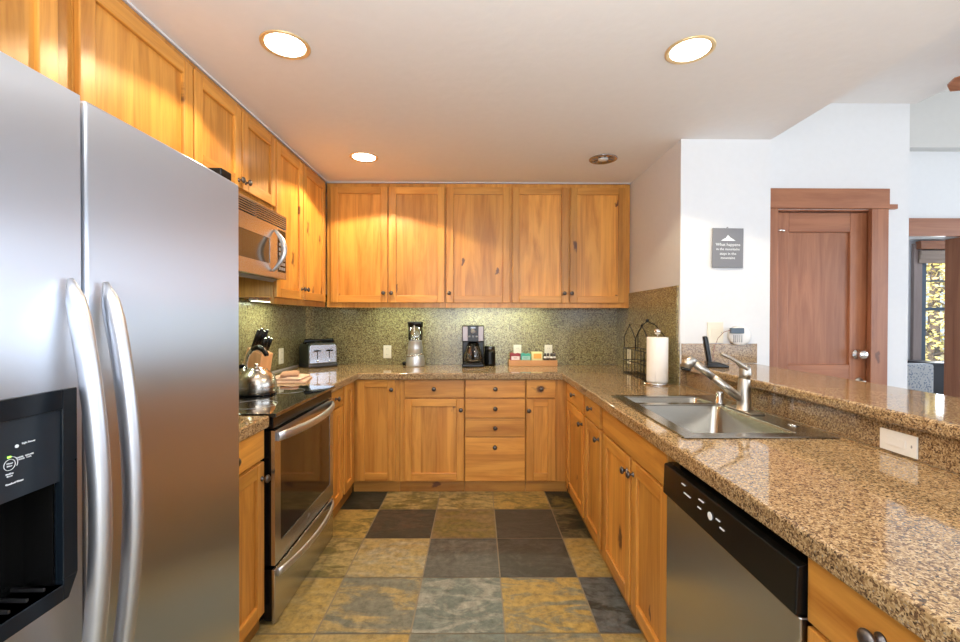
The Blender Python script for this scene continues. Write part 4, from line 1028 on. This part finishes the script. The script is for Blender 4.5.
MB().box(-.032, -.008, -.025, .025, .022, .178, rot=rot, piv=(-.02, 0, .02)).build('handset', M['black'], ph, bevel=.009, seg=3)
MB().box(-.0075, -.005, -.022, .022, .03, .17, rot=rot, piv=(-.02, 0, .02)).build('handset_face', M['grey_pl'], ph, bevel=.002)
# sign
sg = thing('wall_sign', 'small grey slate sign with white mountain and lettering on the white wall', 'sign', (1.551, 2.7243, 1.770))
sg.rotation_euler = (0, R(.6), 0)
MB().box(-.096, .096, -.020, -.012, -.122, .122).build('slate_board', simple('slate_board_grey', (.19, .20, .23), .6, bump=(40, .4)), sg, bevel=.002)
MB().box(-.06, .06, -.012, 0, -.08, .08).build('backing', M['blackm'], sg)
MB().lathe([(.006, 0), (.006, .003)], (-.005, -.02, .124), axis='y', seg=12).build('hanger', M['grey_pl'], sg)
MB().prism([(-.044, .044), (-.030, .054), (-.014, .062), (-.002, .080), (.008, .070), (.014, .064), (.028, .056), (.046, .044)], 'y', -.0212, -.0202).build('mountain_mark', M['ink'], sg)
for k, (s_, z, sz) in enumerate((('What happens', .020, .026), ('in the mountains', -.008, .0215), ('stays in the', -.036, .0225), ('mountains', -.062, .0215))):
    text(s_, sz, M['ink'], sg, (.0, -.0206, z), (R(90), 0, 0), depth=.0003)

# ------------------------------------------------------------------ beyond the doorway
ac = thing('armchair', 'pale speckled upholstered chair back seen low through the far doorway', 'chair', (5.125, 5.15, 0))
M['speckle'] = mt = new_mat('speckled_fabric')[0]; nt = mt.node_tree; b = nt.nodes['Principled BSDF']
tc = N(nt, 'ShaderNodeTexCoord'); vo = N(nt, 'ShaderNodeTexVoronoi', ins={'Scale': 45}); nt.links.new(tc.outputs['Object'], vo.inputs['Vector'])
cr = ramp(nt, [(.25, (.30, .36, .48)), (.45, (.80, .80, .80))]); nt.links.new(vo.outputs['Distance'], cr.inputs[0]); nt.links.new(cr.outputs[0], b.inputs['Base Color']); b.inputs['Roughness'].default_value = .9
MB().box(-.38, .28, -.02, .12, .25, .80).build('backrest', M['speckle'], ac, bevel=.03, seg=3)
MB().box(-.38, .28, .12, .62, .22, .44).build('seat', M['speckle'], ac, bevel=.03, seg=3)
for xx in (-.34, .24):
    for yy in (.04, .56): MB().lathe([(.015, 0), (.02, .25)], (xx, yy, 0), seg=10).build('leg', M['bronze'], ac)
o = MB().box(5.60, 5.86, 5.38, 5.75, 0, .76).box(5.58, 5.88, 5.36, 5.77, .76, .79).build('side_cabinet', M['steel_dk'], bevel=.004)
tag(o, 'dark narrow side cabinet under the far window', 'cabinet')
# ceiling fan in the living room
fn = thing('ceiling_fan', 'ceiling fan with brown blades, one blade tip showing at the upper right edge', 'ceiling fan', (3.0, 1.85, 2.60))
MB().lathe([(.05, -.10), (.11, -.07), (.12, 0), (.10, .05), (.03, .07), (.012, .08), (.012, .385), (.05, .39)], seg=28).build('motor', M['bronze'], fn)
for k in range(5):
    mb = MB(); a = R(128+72*k)
    mb.prism([(.12, -.03), (.20, -.065), (.64, -.075), (.685, -.05), (.69, .02), (.66, .07), (.20, .06), (.12, .03)], 'z', .0, .010)
    bmesh.ops.rotate(mb.bm, verts=mb.bm.verts, cent=(0, 0, 0), matrix=Matrix.Rotation(a, 3, 'Z') @ Matrix.Rotation(R(8), 3, 'X'))
    mb.build('blade', M['dh'], fn)
# trees outside the bedroom window
struct(MB().box(-25, 35, 6.3, 40, -1.2, -1.0).box(6.5, 35, -25, 6.3, -1.2, -1.0).box(-25, 6.5, -25, -3.5, -1.2, -1.0), 'ground', simple('dry_grass', (.35, .30, .16), .95, bump=(8, .4)))
M['leaf'] = mt = new_mat('autumn_leaves')[0]; nt = mt.node_tree; b = nt.nodes['Principled BSDF']
oi = N(nt, 'ShaderNodeTexCoord'); nz = N(nt, 'ShaderNodeTexNoise', ins={'Scale': 2.2, 'Detail': 5}); nt.links.new(oi.outputs['Object'], nz.inputs['Vector'])
cr = ramp(nt, [(.3, (.16, .22, .05)), (.45, (.80, .66, .18)), (.6, (.95, .82, .38)), (.72, (.75, .42, .12))]); nt.links.new(nz.outputs['Fac'], cr.inputs[0]); nt.links.new(cr.outputs[0], b.inputs['Base Color'])
b.inputs['Roughness'].default_value = .7; b.inputs['Transmission Weight'].default_value = 0
M['bark'] = simple('bark', (.16, .12, .09), .9, bump=(30, .6))
def tree(x, y, h, rad, label, n=5200):
    t = thing('autumn_tree', label, 'tree', (x, y, -1.0), 0, 'autumn trees outside the window')
    mb = MB().tube([(0, 0, 0), (.05, .03, h*.4), (.0, -.04, h*.75), (.02, 0, h*.95)], [.13, .10, .06, .03], seg=10)
    rnd = random.Random(int(x*100+y))
    for k in range(14):
        z = h*(.25+.05*k); a = k*2.4; mb.tube([(0, 0, z), (math.cos(a)*rad*.5, math.sin(a)*rad*.5, z+.2), (math.cos(a)*rad*.85, math.sin(a)*rad*.85, z+.45)], [.03, .02, .008], seg=6)
    mb.build('trunk', M['bark'], t)
    mb = MB()
    for k in range(n):
        a = rnd.uniform(0, 2*math.pi); u_ = rnd.random(); z = h*(.12+.9*u_); rr = rad*(1.05-u_*.75)*math.sqrt(rnd.random())
        c = Vector((rr*math.cos(a), rr*math.sin(a), z)); s_ = rnd.uniform(.03, .065)
        e1 = Vector([rnd.gauss(0, 1) for _ in range(3)]).normalized(); e2 = e1.orthogonal().normalized()
        mb.bm.faces.new([mb.bm.verts.new(c+e1*s_), mb.bm.verts.new(c+e2*s_*.6), mb.bm.verts.new(c-e1*s_), mb.bm.verts.new(c-e2*s_*.6)])
    o = mb.build('foliage', M['leaf'], t); return t
tree(9.0, 8.6, 4.6, 1.3, 'yellow autumn tree close outside the far window')
tree(11.8, 10.4, 5.4, 1.5, 'golden autumn tree standing behind the nearer one outside the far window')
tree(9.4, 12.2, 5.2, 1.5, 'yellow-green autumn tree outside the left part of the far window')
